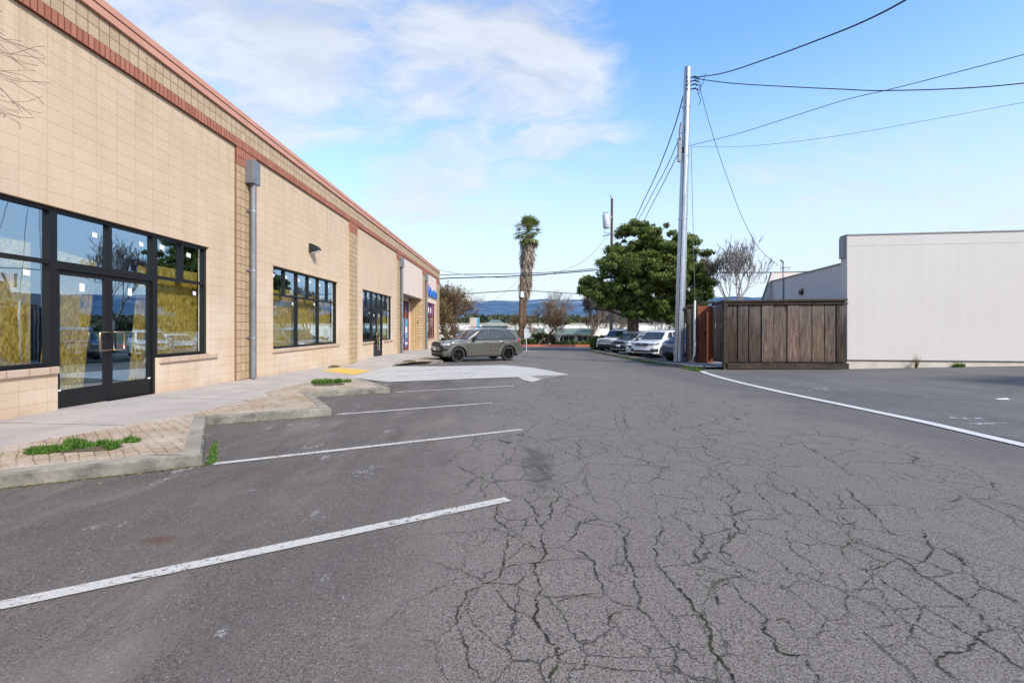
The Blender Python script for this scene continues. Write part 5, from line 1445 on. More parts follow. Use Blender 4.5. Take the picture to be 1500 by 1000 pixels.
# =================================================================== CARS
def lerpf(a,b,t): return a+(b-a)*t
def make_car(name, label, cat, cfg, loc, heading, group=None):
    L, W, Ht = cfg['L'], cfg['W'], cfg['H']; hw = W/2; xf, xr = L/2, -L/2
    wb, wr = cfg['wb'], cfg['wr']; wxf = cfg.get('wxf', xf-.92); wxr = wxf-wb
    deck = cfg['deck']    # top line (x from nose 0..L backwards, z)
    sill = cfg.get('sill',.30); bumpf = cfg.get('bz',.32)
    paintm = M[cfg['paint']]
    e = empty(name, (0,0,0), 0, label, cat, group)
    Ra = wr+.065
    def zt(x): return interp(xf-x, deck)
    def zb(x):
        b = interp(xf-x, [(0,bumpf),(.5,.26),(.9,sill-.02),(L-.9,sill-.02),(L-.4,.34),(L,.42)])
        for xw in (wxf, wxr):
            if abs(x-xw) < Ra: b = max(b, wr+math.sqrt(max(0,Ra*Ra-(x-xw)**2))*.99)
        return b
    xs = list(np.linspace(xf, xf-.35, 7))+list(np.linspace(xf-.35, xr+.35, 34))[1:]+list(np.linspace(xr+.35, xr, 6))[1:]
    for xw in (wxf, wxr): xs += [xw+Ra*math.cos(t) for t in np.linspace(0, math.pi, 17)]
    xs = sorted(set(round(x,4) for x in xs), reverse=True)
    beltz = cfg['belt']
    def halfw(x, z):
        s = 1.0
        tf = max(0, (x-(xf-.75))/.75); tr_ = max(0, ((xr+.55)-x)/.55)
        s -= cfg.get('taper',.15)*tf**2.2+.09*tr_**2.2
        zz = (z-.72)/.5
        s -= .035*zz*zz*(1 if z > .72 else .7)
        arch = 0
        for xw in (wxf, wxr):
            q = math.hypot(x-xw, z-wr)
            if q < Ra+.16: arch = max(arch, 1-abs(q-Ra-.02)/.16)
        groove = math.exp(-((z-(sill+.26))/.05)**2)*.010 if (wxr+Ra < x < wxf-Ra) else 0
        crease = math.exp(-((z-(beltz-.16))/.035)**2)*.010
        return hw*s+max(0,arch)*.016-groove+crease-.012
    K = 12; rings = []
    for x in xs:
        b, t = zb(x), zt(x); pts = []
        for k in range(K+1):
            u = k/K; z = b+(t-b)*u
            w = halfw(x, min(z, t))
            # shoulder rounding
            if u > .8: w *= 1-.055*((u-.8)/.2)**2
            pts.append((w, z-(.0 if u < 1 else .008)))
        tw = pts[-1][0]
        crown = cfg.get('crown',.035)
        for k in (1,2,3,4): 
            f = 1-k/4; pts.append((tw*f*.985 if k < 4 else 0.0, t+crown*(1-f*f)*.9))
        rings.append(pts)
    def bend(x, y, z):
        f = max(0, (x-(xf-.6))/.6); r_ = max(0, ((xr+.5)-x)/.5)
        q = abs(y)/hw
        x2 = x-f*cfg.get('bowf',.20)*q**2.4+r_*.12*q**2.4
        x2 -= f*cfg.get('rake',.08)*max(0,(z-.55)); x2 += r_*cfg.get('raker',.10)*max(0,z-.55)
        x2 -= f*.06*max(0,(.45-z)/.2)
        return (x2, y, z)
    mb = MB(); n = len(rings[0])
    for sgn in (1,-1):
        base_ = len(mb.v)
        for x, r_ in zip(xs, rings):
            for (w,z) in r_: mb.v.append(bend(x, sgn*w, z))
        for i in range(len(xs)-1):
            for k in range(n-1):
                a,b,c,d = base_+i*n+k, base_+i*n+k+1, base_+(i+1)*n+k+1, base_+(i+1)*n+k
                mb.f.append((a,b,c,d) if sgn < 0 else (a,d,c,b)); mb.m.append(0)
    # end caps
    for i in (0, len(xs)-1):
        m_ = len(mb.v)
        for k in range(K+1):
            w,z = rings[i][k]
            for t in (-1,-.66,-.33,0,.33,.66,1): mb.v.append(bend(xs[i]+(.0), w*t, z if k<K else z))
        for k in range(K):
            for t in range(6):
                a = m_+k*7+t; mb.f.append((a,a+1,a+8,a+7) if i == 0 else (a+7,a+8,a+1,a)); mb.m.append(0)
        m2 = len(mb.v); w,z = rings[i][K]
        # close to the crown
        top = [bend(xs[i], rings[i][K][0]*s_, rings[i][K][1]) for s_ in (1,.66,.33,0,-.33,-.66,-1)]
    body = mb.build('body', paintm, e, smooth=True, angle=38)
    bm = bmesh.new(); bm.from_mesh(body.data); bmesh.ops.remove_doubles(bm, verts=bm.verts, dist=.0015); bmesh.ops.recalc_face_normals(bm, faces=bm.faces); bm.to_mesh(body.data); bm.free()
    body.data.set_sharp_from_angle(angle=R(38))
    # underbody and wheel wells
    ub = MB(); ub.box(xr+.25, xf-.25, -hw+.30, hw-.30, .24, min(beltz,.85))
    for xw in (wxf, wxr):
        for s_ in (1,-1):
            ya, yb_ = s_*(hw-.34), s_*(hw-.045); vs=[]; m_=14
            for k in range(m_+1):
                t = math.pi*k/m_; vs += [(xw+math.cos(t)*Ra*.99, ya, wr+math.sin(t)*Ra*.99), (xw+math.cos(t)*Ra*.99, yb_, wr+math.sin(t)*Ra*.99)]
            ub.add(vs, [(2*k,2*k+1,2*k+3,2*k+2) for k in range(m_)])
            ub.poly([(xw+math.cos(math.pi*k/m_)*Ra, ya+.002*s_, wr+math.sin(math.pi*k/m_)*Ra) for k in range(m_+1)]+[(xw-Ra,ya+.002*s_,.26),(xw+Ra,ya+.002*s_,.26)])
    ub.build('underbody', M['plastic'], e)
    # greenhouse
    gh = cfg['gh']  # [(s from nose, z)...] windscreen base, roof front, roof top, roof rear, rear base
    gx = [xf-s for s,_ in gh]; gz = [z for _,z in gh]
    wbelt, wroof = cfg.get('wbelt', hw*.925), cfg.get('wroof', hw*.76)
    prof = sorted(zip(gx,gz)); 
    def gtop(x): return interp(x, prof)
    sx = sorted(set([round(v,4) for v in list(np.linspace(gx[0], gx[-1], 40))+gx]), reverse=True)
    def gw(z): return lerpf(wbelt, wroof, max(0,min(1,(z-beltz)/(Ht-beltz))))
    mb = MB(); rings = []
    for x in sx:
        t = gtop(x); b = beltz-.05; r_ = []
        for k in range(7): z = b+(t-b)*k/6; r_.append((gw(z), z))
        tw = r_[-1][0]
        r_[-1] = (tw-.012, t-.018)
        for f,dz in ((.94,.004),(.7,.018),(.35,.028),(0,.032)): r_.append((tw*f, t+dz*min(1,(t-beltz)/.4)))
        rings.append(r_)
    n = len(rings[0])
    for sgn in (1,-1):
        b0 = len(mb.v)
        for x,r_ in zip(sx,rings):
            for w,z in r_: 
                # plan curve of screens
                mb.v.append((x-.10*(w/hw)**2*(1 if x > (gx[0]+gx[-1])/2 else -1)*min(1,abs(x-(gx[0]+gx[-1])/2)/1.2), sgn*w, z))
        for i in range(len(sx)-1):
            for k in range(n-1):
                a,b,c,d = b0+i*n+k, b0+i*n+k+1, b0+(i+1)*n+k+1, b0+(i+1)*n+k
                mb.f.append((a,b,c,d) if sgn < 0 else (a,d,c,b)); mb.m.append(0)
    cab = mb.build('cabin', M[cfg.get('roofpaint', cfg['paint'])], e, smooth=True)
    bm = bmesh.new(); bm.from_mesh(cab.data); bmesh.ops.remove_doubles(bm, verts=bm.verts, dist=.0015); bmesh.ops.recalc_face_normals(bm, faces=bm.faces); bm.to_mesh(cab.data); bm.free()
    cab.data.set_sharp_from_angle(angle=R(35))
    def scr(y, z, x): return (x-.10*(abs(y)/hw)**2*(1 if x > (gx[0]+gx[-1])/2 else -1)*min(1,abs(x-(gx[0]+gx[-1])/2)/1.2))
    # windscreen / rear window as curved sheets just above the cabin skin
    def screen(nm, ia, ib, inset0, inset1):
        xa, za, xb_, zb_ = gx[ia], gz[ia], gx[ib], gz[ib]; vs=[]; nn=9
        nrm = Vector((zb_-za, 0, -(xb_-xa))).normalized()
        if nrm.z < 0: nrm = -nrm
        for j in range(5):
            t = lerpf(inset0, 1-inset1, j/4); x = lerpf(xa,xb_,t); z = lerpf(za,zb_,t); w = gw(z)*.93-.03
            for k in range(nn):
                y = w*(2*k/(nn-1)-1); dz = .032*(1-(abs(y)/gw(z))**2)*min(1,(z-beltz)/.4)
                xx = scr(y,z,x); vs.append((xx+nrm.x*.012, y, z+max(0,dz)+nrm.z*.012))
        MB().add(vs, [(j*nn+k, j*nn+k+1, (j+1)*nn+k+1, (j+1)*nn+k) for j in range(4) for k in range(nn-1)]).build(nm, M['carglass'], e, smooth=True)
    screen('windscreen', 0, 1, .10, .06); screen('rear_window', len(gx)-1, len(gx)-2, .25, .12)
    # side glass
    for poly in cfg['side']:
        for s_ in (1,-1):
            vs = []
            for (s0,z) in poly:
                x = xf-s0; vs.append((scr(gw(z),z,x), s_*(gw(z)+.008), z))
            wnd = MB().poly(vs if s_ > 0 else vs[::-1]).build('side_window', M['carglass'], e)
            if cfg.get('glasstrim'):
                MB().tube([Vector(v)+Vector((0,s_*.004,0)) for v in vs+[vs[0]]], .017, 4).build('trim', M['plastic'], wnd)
    # door lines and handles
    sd = MB()
    for s0 in cfg.get('doorlines', []):
        for s_ in (1,-1):
            x = xf-s0; zlo = zb(x)+.04
            zz = [zlo+(beltz-.02-zlo)*k/8 for k in range(9)]
            sd.tube([(x, s_*(halfw(x,z)+.001), z) for z in zz], .006, 4)
    sd.build('door_seams', M['plastic'], e)
    for s0 in cfg.get('handles', []):
        for s_ in (1,-1):
            x = xf-s0; z = beltz-.12; y = s_*(halfw(x,z)+.022)
            MB().bar((x-.1,y,z),(x+.1,y,z),.035,.03).build('door_handle', M[cfg.get('handlem', cfg['paint'])], e, bevel=.008)
    # mirrors
    for s_ in (1,-1):
        x = xf-cfg['mirror']; z = beltz+.10; y = s_*(wbelt+.15)
        m_ = MB(); m_.bar((x,s_*(wbelt-.02),z-.04),(x-.02,y-.06*s_,z-.02),.06,.04)
        m_.add([(x+.08,y-.10*s_,z-.09),(x+.08,y+.10*s_,z-.07),(x+.06,y+.10*s_,z+.09),(x+.06,y-.10*s_,z+.10),(x-.07,y-.11*s_,z-.10),(x-.07,y+.11*s_,z-.08),(x-.07,y+.11*s_,z+.09),(x-.07,y-.11*s_,z+.11)],
               [(0,1,2,3),(7,6,5,4),(0,4,5,1),(1,5,6,2),(2,6,7,3),(3,7,4,0)])
        m_.build('wing_mirror', M[cfg.get('mirrorm','plastic')], e, bevel=.025)
    # wheels: tyre with rim and spokes below it
    for xw in (wxf, wxr):
        for s_ in (1,-1):
            yo = s_*(hw-.035); yi = s_*(hw-.27); rr0 = wr*.70
            ty = MB(); sec = [(rr0,yi),(wr*.93,yi),(wr,yi+(yo-yi)*.12),(wr,yi+(yo-yi)*.86),(wr*.94,yo),(rr0,yo-s_*.008)]
            nn = 36; vs=[]
            for k in range(nn):
                t = 2*math.pi*k/nn
                for (r_,y) in sec: vs.append((xw+math.cos(t)*r_, y, wr+math.sin(t)*r_))
            q = len(sec)
            ty.add(vs, [(k*q+j, ((k+1)%nn)*q+j, ((k+1)%nn)*q+j+1, k*q+j+1) for k in range(nn) for j in range(q-1)])
            wheel = fixn(ty.build('wheel', M['tyre'], e, smooth=True, angle=40))
            rm = MB(); rm.disc_y((xw,0,wr), rr0*.93, rr0+.004, min(yo-s_*.03,yo-s_*.005), max(yo-s_*.03,yo-s_*.005), 36)
            rm.disc_y((xw,0,wr), 0.001, rr0*.97, min(yo-s_*.13,yo-s_*.12), max(yo-s_*.13,yo-s_*.12), 24)
            rm.disc_y((xw,0,wr), 0.001, .075, min(yo-s_*.06,yo-s_*.022), max(yo-s_*.06,yo-s_*.022), 16)
            ns = cfg.get('spokes',5)
            for k in range(ns):
                for dd in (-.11,.11):
                    t = 2*math.pi*k/ns+.3
                    rm.bar((xw+math.cos(t+dd)*.05, yo-s_*.035, wr+math.sin(t+dd)*.05), (xw+math.cos(t+dd)*rr0*.95, yo-s_*.028, wr+math.sin(t+dd)*rr0*.95), .028, .03, up=(0,1,0))
            fixn(rm.build('rim', M[cfg.get('rim','rim_silver')], wheel))
    # things on the nose and tail, given as patches over (y,z) wrapped on the bend
    def patch(nm, mat, y0,y1,z0,z1, out=.012, par=e, front=True, mirror=False, nseg=6, skew=0, zsk=0, inx=0, **k):
        objs = []
        for sg in ((1,-1) if mirror else (1,)):
            vs=[]; nz=3
            for j in range(nz):
                for i in range(nseg+1):
                    ty_ = i/nseg; tz_ = j/(nz-1); y = lerpf(y0,y1,ty_); z = lerpf(z0,z1,tz_)+skew*ty_+zsk*ty_*(.5-tz_)
                    x0_ = (xf+.0-inx*ty_) if front else xr
                    lim = halfw(xf if front else xr, z)
                    xx,yy,zz = bend(x0_, y, z)
                    if abs(y) > lim and front:      # wraps round the corner: follow the flank
                        dx = (abs(y)-lim); ex = min(.7, math.sqrt(dx*.5)*1.35)
                        x1_ = xf-ex; xx,yy,zz = bend(x1_, halfw(x1_, z)+.004, z)
                    elif abs(y) > lim:
                        dx = (abs(y)-lim); ex = min(.5, math.sqrt(dx*.5)*1.1)
                        x1_ = xr+ex; xx,yy,zz = bend(x1_, halfw(x1_, z)+.004, z)
                    vs.append((xx+(out if front else -out), yy*sg*(1.0)+ (.006*sg if abs(y)>lim else 0), zz))
            q = nseg+1
            fs = [(j*q+i, j*q+i+1, (j+1)*q+i+1, (j+1)*q+i) for j in range(nz-1) for i in range(nseg)]
            o = MB().add(vs, fs).build(nm, M[mat], par, smooth=True)
            md = o.modifiers.new('thick','SOLIDIFY'); md.thickness = .02; md.offset = 0
            objs.append(o)
        return objs
    cfg['extras'](patch, e, dict(xf=xf,xr=xr,hw=hw,halfw=halfw,bend=bend,belt=beltz,H=Ht,wxf=wxf,wxr=wxr,wr=wr,Ra=Ra,zb=zb,gw=gw,gx=gx,gz=gz,sill=sill))
    e.location = loc; e.rotation_euler = (math.atan(-.02)*0, 0, heading)
    return e

def archtrim(c, e, mat='plastic'):
    for xw in (c['wxf'], c['wxr']):
        for s_ in (1,-1):
            pts = []
            for t in np.linspace(-.15, math.pi+.15, 18):
                x = xw+math.cos(t)*(c['Ra']+.02); z = c['wr']+math.sin(t)*(c['Ra']+.02)
                pts.append((x, s_*(c['halfw'](x,max(z,.3))+.004), z))
            MB().tube(pts, .034, 5).build('arch_trim', M[mat], e, smooth=True)
def rails(c, e, mat):
    for s_ in (1,-1):
        x0, x1 = c['gx'][1]-.15, c['gx'][-2]+.1; y = s_*(c['gw'](c['H'])-.07); z = c['H']
        MB().tube([(x0,y,z+.0),(x0-.15,y,z+.055),(x1+.15,y,z+.055),(x1,y,z)], .018, 5).build('roof_rail', M[mat], e, smooth=True)
# grey-green suv nose-in on the left
def ex_jeep(patch, e, c):
    g, = patch('grille','plastic',-.56,.56,.80,1.00,.014,nseg=10)
    xg = c['xf']
    for k in range(7):
        y = -.48+.16*k; x_,_,_ = c['bend'](xg,y,.9)
        MB().box(x_+.02,x_+.035,y-.055,y+.055,.825,.975).build('grille_slot', M['rim_black'], g)
        MB().box(x_+.034,x_+.038,y-.06,y-.052,.82,.98).build('slot_edge', M['downpipe'], g)
    patch('headlight','lamp_glass',.58,.98,.83,.98,.013,mirror=True,nseg=8)
    patch('lamp_bezel','plastic',.56,1.02,.80,.84,.016,mirror=True,nseg=8)
    patch('lower_grille','plastic',-.62,.62,.48,.62,.012,nseg=8)
    patch('bumper_skirt','plastic',-.92,.92,.30,.44,.014,nseg=10)
    patch('fog_lamp','plastic',.66,.90,.60,.72,.012,mirror=True)
    patch('number_plate','plate',-.17,.17,.60,.74,.03,nseg=2)
    patch('tail_light','tail',.52,1.06,.98,1.14,.012,front=False,mirror=True,nseg=8)
    patch('rear_glass_trim','plastic',-.5,.5,.62,.74,.012,front=False)
    rails(c, e, 'plastic')
    # bright moulding on the doors and sill
    for s_ in (1,-1):
        x0, x1 = c['wxf']-c['Ra']-.08, c['wxr']+c['Ra']+.10; z = .60
        pts = [(x, s_*(c['halfw'](x,z)+.003), z) for x in np.linspace(x0,x1,9)]
        MB().tube(pts, .02, 5).build('door_moulding', M['car_olive'], e, smooth=True)
        pts = [(x, s_*(c['halfw'](x,.30)-.01), .27) for x in np.linspace(x0+.05,x1-.05,9)]
        MB().tube(pts, .035, 5).build('sill_trim', M['plastic'], e, smooth=True)
jeep = dict(L=4.82,W=1.94,H=1.74,wb=2.915,wr=.385,wxf=2.41-.90,paint='car_olive',belt=1.10,sill=.34,bz=.34,taper=.13,bowf=.16,rake=.10,raker=.24,
    deck=[(0,.90),(.04,1.0),(.12,1.035),(.6,1.075),(1.35,1.14),(1.6,1.14),(4.3,1.14),(4.62,1.12),(4.82,1.06)],
    gh=[(1.22,1.12),(2.02,1.63),(2.55,1.72),(3.6,1.71),(4.22,1.64),(4.78,1.12)],
    side=[[(1.70,1.135),(1.92,1.40),(2.22,1.60),(2.62,1.63),(2.66,1.135)],[(2.74,1.135),(2.71,1.63),(3.50,1.62),(3.62,1.135)],[(3.70,1.135),(3.60,1.60),(4.00,1.575),(4.36,1.19),(4.34,1.135)]],
    doorlines=[1.62,2.70,3.62],handles=[2.45,3.44],mirror=1.78,rim='rim_black',spokes=5,extras=ex_jeep,glasstrim=True,roofpaint='car_olive')
make_car('parked_car','grey-green suv parked nose-in beside the pale concrete slab, seen from its left side','car',jeep,(-1.80,25.75,zg(25.75)+.012),R(210))
# boxy white suv with black bumper
def ex_def(patch, e, c):
    patch('bumper','plastic',-.98,.98,.36,.70,.03,nseg=10)
    g, = patch('grille','plastic',-.50,.50,.82,.95,.012,nseg=8)
    for z in (.86,.91): patch('grille_bar','car_white',-.50,.50,z-.008,z+.008,.03,par=g,nseg=8)
    patch('headlight','plastic',.54,.94,.80,.98,.010,mirror=True,nseg=6)
    patch('lamp_ring','lamp_glass',.60,.82,.83,.95,.022,mirror=True,nseg=4)
    patch('vent','plastic',-.50,.50,1.02,1.07,.0,nseg=6)
    rails(c, e, 'plastic'); archtrim(c, e)
defender = dict(L=4.75,W=2.0,H=1.95,wb=3.02,wr=.40,wxf=2.375-.85,paint='car_white',belt=1.25,sill=.42,bz=.40,taper=.07,bowf=.08,rake=.03,raker=.02,crown=.05,
    deck=[(0,1.06),(.04,1.12),(.15,1.15),(1.2,1.21),(1.5,1.26),(4.6,1.26),(4.75,1.2)],
    gh=[(1.30,1.22),(1.85,1.84),(2.2,1.93),(3.5,1.94),(4.5,1.90),(4.72,1.25)],wroof=.80,
    side=[[(1.70,1.29),(2.05,1.80),(2.70,1.82),(2.72,1.29)],[(2.80,1.29),(2.78,1.82),(3.60,1.82),(3.62,1.29)],[(3.70,1.29),(3.70,1.82),(4.3,1.80),(4.36,1.29)]],
    doorlines=[1.6,2.76,3.66],handles=[2.5,3.4],mirror=1.8,mirrorm='plastic',rim='rim_black',spokes=5,extras=ex_def)
def ex_rav(patch, e, c):
    patch('grille','plastic',-.50,.50,.80,.97,.012,nseg=8,zsk=0)
    patch('lower_grille','plastic',-.66,.66,.44,.70,.014,nseg=8)
    patch('headlight','lamp_glass',.46,1.0,.88,.97,.014,mirror=True,nseg=8,skew=.05)
    patch('number_plate','plate',-.17,.17,.58,.71,.03,nseg=2)
    patch('skid_plate','rim_silver',-.5,.5,.36,.43,.02,nseg=6)
    patch('fog_lamp','plastic',.68,.92,.55,.68,.012,mirror=True)
    archtrim(c, e); rails(c, e, 'plastic')
rav = dict(L=4.6,W=1.86,H=1.68,wb=2.69,wr=.365,wxf=2.3-.90,paint='car_grey',belt=1.04,sill=.32,bz=.34,taper=.15,bowf=.18,rake=.08,raker=.15,
    deck=[(0,.92),(.05,.98),(.2,1.02),(1.2,1.10),(1.45,1.09),(4.2,1.10),(4.6,1.05)],
    gh=[(1.10,1.08),(1.85,1.56),(2.3,1.66),(3.4,1.66),(3.95,1.58),(4.45,1.1)],
    side=[[(1.60,1.09),(2.05,1.54),(2.45,1.58),(2.5,1.09)],[(2.58,1.09),(2.55,1.58),(3.25,1.57),(3.38,1.12)],[(3.48,1.13),(3.4,1.56),(3.7,1.52),(3.95,1.2)]],
    doorlines=[1.5,2.54,3.4],handles=[2.3,3.2],mirror=1.65,mirrorm='car_grey',rim='rim_silver',spokes=5,extras=ex_rav)
def ex_for(patch, e, c):
    g, = patch('grille','plastic',-.42,.42,.74,.95,.012,nseg=8)
    for z in (.76,.94): patch('grille_trim','chrome',-.43,.43,z-.01,z+.01,.026,par=g,nseg=8)
    patch('grille_wing','chrome',-.40,.40,.845,.865,.026,par=g,nseg=8)
    patch('badge','chrome',-.07,.07,.82,.89,.034,par=g,nseg=4)
    patch('headlight','lamp_glass',.45,1.02,.80,.95,.013,mirror=True,nseg=9,skew=.06)
    patch('turn_lens','amber',.98,1.06,.88,.97,.014,mirror=True,nseg=3,skew=.02)
    patch('lower_grille','plastic',-.55,.55,.40,.50,.012,nseg=8)
    patch('fog_housing','plastic',.58,.92,.42,.60,.014,mirror=True,nseg=6)
    patch('fog_bar','chrome',.62,.88,.53,.55,.03,mirror=True,nseg=6)
    patch('bumper_lip','plastic',-.8,.8,.28,.335,.012,nseg=8)
    rails(c, e, 'rim_silver')
forester = dict(L=4.6,W=1.80,H=1.70,wb=2.64,wr=.35,wxf=2.3-.93,paint='car_white',belt=1.03,sill=.30,bz=.29,taper=.14,bowf=.19,rake=.07,raker=.12,
    deck=[(0,.90),(.04,.96),(.2,1.01),(1.1,1.08),(1.4,1.07),(4.2,1.08),(4.6,1.02)],
    gh=[(1.02,1.06),(1.80,1.58),(2.25,1.68),(3.5,1.68),(4.05,1.60),(4.5,1.1)],wroof=.70,
    side=[[(1.55,1.07),(2.0,1.56),(2.45,1.60),(2.5,1.07)],[(2.58,1.07),(2.55,1.60),(3.3,1.59),(3.42,1.07)],[(3.52,1.07),(3.42,1.58),(3.9,1.53),(4.15,1.1)]],
    doorlines=[1.45,2.54,3.46],handles=[2.3,3.2],mirror=1.6,mirrorm='car_white',rim='rim_silver',spokes=5,extras=ex_for)
def ex_sed(patch, e, c):
    patch('grille','plastic',-.45,.45,.55,.70,.012,nseg=8); patch('headlight','lamp_glass',.48,.95,.66,.78,.013,mirror=True,nseg=8,skew=.04)
    patch('number_plate','plate',-.17,.17,.42,.54,.03,nseg=2)
sedan = dict(L=4.55,W=1.80,H=1.50,wb=2.7,wr=.33,wxf=2.27-.9,paint='car_white',belt=.95,sill=.26,bz=.26,taper=.15,bowf=.2,rake=.08,raker=.1,
    deck=[(0,.72),(.05,.78),(.3,.86),(1.2,.98),(1.4,.98),(3.9,1.02),(4.55,.98)],
    gh=[(1.05,.97),(1.85,1.38),(2.3,1.48),(3.0,1.47),(3.5,1.38),(4.1,1.02)],
    side=[[(1.6,.99),(2.05,1.36),(2.5,1.40),(2.55,.99)],[(2.62,.99),(2.6,1.40),(3.1,1.37),(3.6,1.03)]],
    doorlines=[1.5,2.58,3.4],handles=[2.35,3.2],mirror=1.65,mirrorm='car_white',rim='rim_silver',extras=ex_sed)
def ex_van(patch, e, c):
    g, = patch('grille','plastic',-.55,.55,.74,.98,.012,nseg=8)
    for z in (.76,.82,.88,.94): patch('grille_bar','chrome',-.56,.56,z-.016,z+.016,.028,par=g,nseg=8)
    patch('headlight','lamp_glass',.58,1.04,.78,.98,.013,mirror=True,nseg=8,skew=.03)
    patch('lower_grille','plastic',-.7,.7,.36,.52,.014,nseg=8)
    patch('number_plate','plate',-.17,.17,.42,.56,.03,nseg=2); rails(c, e, 'rim_silver')
van = dict(L=5.0,W=1.96,H=1.78,wb=3.0,wr=.36,wxf=2.5-.95,paint='car_navy',belt=1.08,sill=.30,bz=.32,taper=.11,bowf=.16,rake=.05,raker=.08,
    deck=[(0,.98),(.05,1.03),(.2,1.07),(1.0,1.13),(1.3,1.12),(4.7,1.14),(5.0,1.08)],
    gh=[(.92,1.11),(1.75,1.64),(2.2,1.76),(4.0,1.76),(4.6,1.70),(4.95,1.15)],
    side=[[(1.5,1.12),(1.95,1.62),(2.5,1.66),(2.55,1.12)],[(2.63,1.12),(2.6,1.66),(3.5,1.66),(3.55,1.12)],[(3.65,1.12),(3.6,1.66),(4.3,1.62),(4.55,1.15)]],
    doorlines=[1.4,2.59,3.6],handles=[2.35,2.8],mirror=1.55,mirrorm='car_navy',rim='rim_silver',extras=ex_van)
def park(nose, cfg, name, label, cat='car', hd=225):
    h = Vector((math.cos(R(hd)), math.sin(R(hd)))); c = Vector(nose)-h*cfg['L']/2
    make_car(name, label, cat, cfg, (c.x, c.y, zg(c.y)+.01), R(hd))
park((8.2,41.6), defender, 'parked_car', 'boxy white suv with black bumper, farthest in the car row by the hedge')
park((8.0,35.6), rav, 'parked_car', 'slate grey suv with a dark trapezoid grille, second from the hedge')
park((8.3,32.0), sedan, 'parked_car', 'low white car mostly hidden between the grey and the white suv')
park((7.9,28.9), forester, 'parked_car', 'white suv with chrome-rimmed grille and roof rails in the car row')
park((8.45,24.3), van, 'parked_car', 'dark blue van with a chrome-barred grille, half hidden by the tall pole', 'van')
# small litter on the asphalt
lt = MB()
lt.poly([(9.75,9.55,side_h(9.7,9.5)+.01),(9.95,9.52,side_h(9.9,9.5)+.012),(9.99,9.62,side_h(9.9,9.6)+.03),(9.8,9.66,side_h(9.8,9.6)+.012)])
tag(lt.build('litter', M['sticker']), 'scrap of pale litter lying on the side lot', 'litter')

# =================================================================== WORLD, SUN, CAMERA
SUN_EL, SUN_AZ = 38, 0
sd = Vector((.66,-.75)).normalized()
w = bpy.data.worlds.new('World'); SC.world = w; w.use_nodes = True
nt = w.node_tree; nn = nt.nodes; bg = nn['Background']
class WN(NT):
    def __init__(s): s.t = nt; s.n = nn
m = WN()
sky = m.new('ShaderNodeTexSky'); sky.sky_type = 'NISHITA'; sky.sun_disc = False
sky.sun_elevation = R(SUN_EL); sky.sun_rotation = math.atan2(sd.x, sd.y)
sky.altitude = 50; sky.air_density = 1.0; sky.dust_density = .6; sky.ozone_density = 1.6
tc = m.new('ShaderNodeTexCoord'); v = tc.outputs['Generated']; s = m.sep(v)
hs = m.new('ShaderNodeHueSaturation'); hs.inputs['Saturation'].default_value = SKY_SAT; hs.inputs['Value'].default_value = SKY_VAL
m.L(sky.outputs[0], hs.inputs['Color'])
# cloud layer: direction projected on a flat deck
zz = m.math('ADD', m.math('MAXIMUM', s[2], 0.0), .16)
pv = m.comb(m.math('DIVIDE', s[0], zz), m.math('MULTIPLY', m.math('DIVIDE', s[1], zz), 1.5), 3.7)
wv = m.vmath('ADD', pv, m.vmath('MULTIPLY', m.vmath('SUBTRACT', m.noise(pv, 1.1, 4, .6, col=True), (.5,.5,.5)), (.9,.9,0)))
n1 = m.noise(wv, .85, 8, .60); n2 = m.noise(wv, 3.2, 6, .62)
nz = m.math('ADD', m.math('MULTIPLY', n1, .62), m.math('MULTIPLY', n2, .38))
def blob(px, py, rad, amp):
    d = Vector(((px-CX)/F, 1, (CY-py)/F)).normalized()
    dp = m.new('ShaderNodeVectorMath'); dp.operation = 'DOT_PRODUCT'; m.L(v, dp.inputs[0]); dp.inputs[1].default_value = tuple(d)
    return m.math('MULTIPLY', m.mapr(dp.outputs['Value'], math.cos(math.atan(rad/F)), 1.0), amp)
bl = None
for b_ in ((640,120,330,.13),(500,200,200,.06),(760,200,230,.085),(330,50,190,.11),(200,-40,240,.08),(830,150,150,.06),(1420,210,260,.075),(1150,250,160,.04),(-400,100,500,.08)):
    x_ = blob(*b_); bl = x_ if bl is None else m.math('ADD', bl, x_)
back = m.mapr(s[1], .35, -.2, 0, .10)
side_ = m.mapr(s[0], .66, .9, 0, .16)
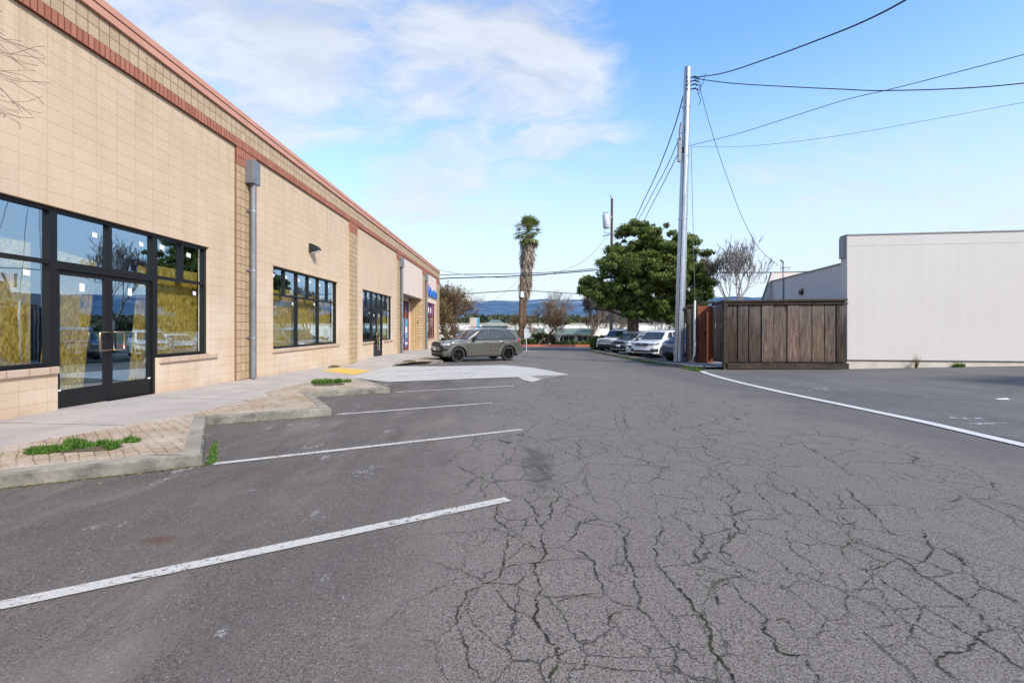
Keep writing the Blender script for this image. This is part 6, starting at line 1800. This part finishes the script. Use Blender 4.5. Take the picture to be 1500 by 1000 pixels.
dens = m.math('ADD', m.math('ADD', nz, bl), m.math('ADD', back, side_))
cl = m.mapr(dens, .57, .80, 0, .80)
cl = m.math('MULTIPLY', cl, m.mapr(s[2], .02, .16))
shade = m.mapr(n2, .35, .7, .80, 1.0)
cc = m.vmath('MULTIPLY', m.comb(shade, shade, shade), CLOUD_COL)
mixn = m.new('ShaderNodeMix'); mixn.data_type = 'RGBA'; m.L(cl, mixn.inputs[0]); tint_ = m.vmath('MULTIPLY', hs.outputs[0], (1.0,1.09,1.14)); m.L(tint_, mixn.inputs[6]); m.L(cc, mixn.inputs[7])
# bright hazy horizon
hz = m.mapr(s[2], .0, .52, HAZE, 0.0)
mix2 = m.new('ShaderNodeMix'); mix2.data_type = 'RGBA'; m.L(hz, mix2.inputs[0]); m.L(mixn.outputs[2], mix2.inputs[6]); mix2.inputs[7].default_value = HAZE_COL
m.L(mix2.outputs[2], bg.inputs['Color']); bg.inputs['Strength'].default_value = SKY_STR
ld = bpy.data.lights.new('sun', 'SUN'); ld.energy = SUN_E; ld.angle = R(SUN_ANG); ld.color = (1,.93,.83)
lo = bpy.data.objects.new('sun', ld); COL.objects.link(lo)
dirv = Vector((sd.x*math.cos(R(SUN_EL)), sd.y*math.cos(R(SUN_EL)), math.sin(R(SUN_EL))))
lo.rotation_euler = dirv.to_track_quat('Z','Y').to_euler(); lo.location = (10,-10,30)
cd = bpy.data.cameras.new('camera'); cd.sensor_width = 36; cd.lens = F/1500*36; cd.clip_end = 20000; cd.clip_start = .05
cd.shift_x = -(CX-750)/1500*-1*-1; cd.shift_y = -(500-CY)/1500
cd.shift_x = (750-CX)/1500
co = bpy.data.objects.new('camera', cd); COL.objects.link(co); co.location = (0,0,EYE); co.rotation_euler = (R(90),0,0)
SC.camera = co
SC.render.engine = 'CYCLES'
SC.view_settings.view_transform = 'Standard'; SC.view_settings.look = 'None'; SC.view_settings.exposure = 0; SC.view_settings.gamma = 1
SC.cycles.transparent_max_bounces = 16
SC.render.resolution_x = 1024; SC.render.resolution_y = 682
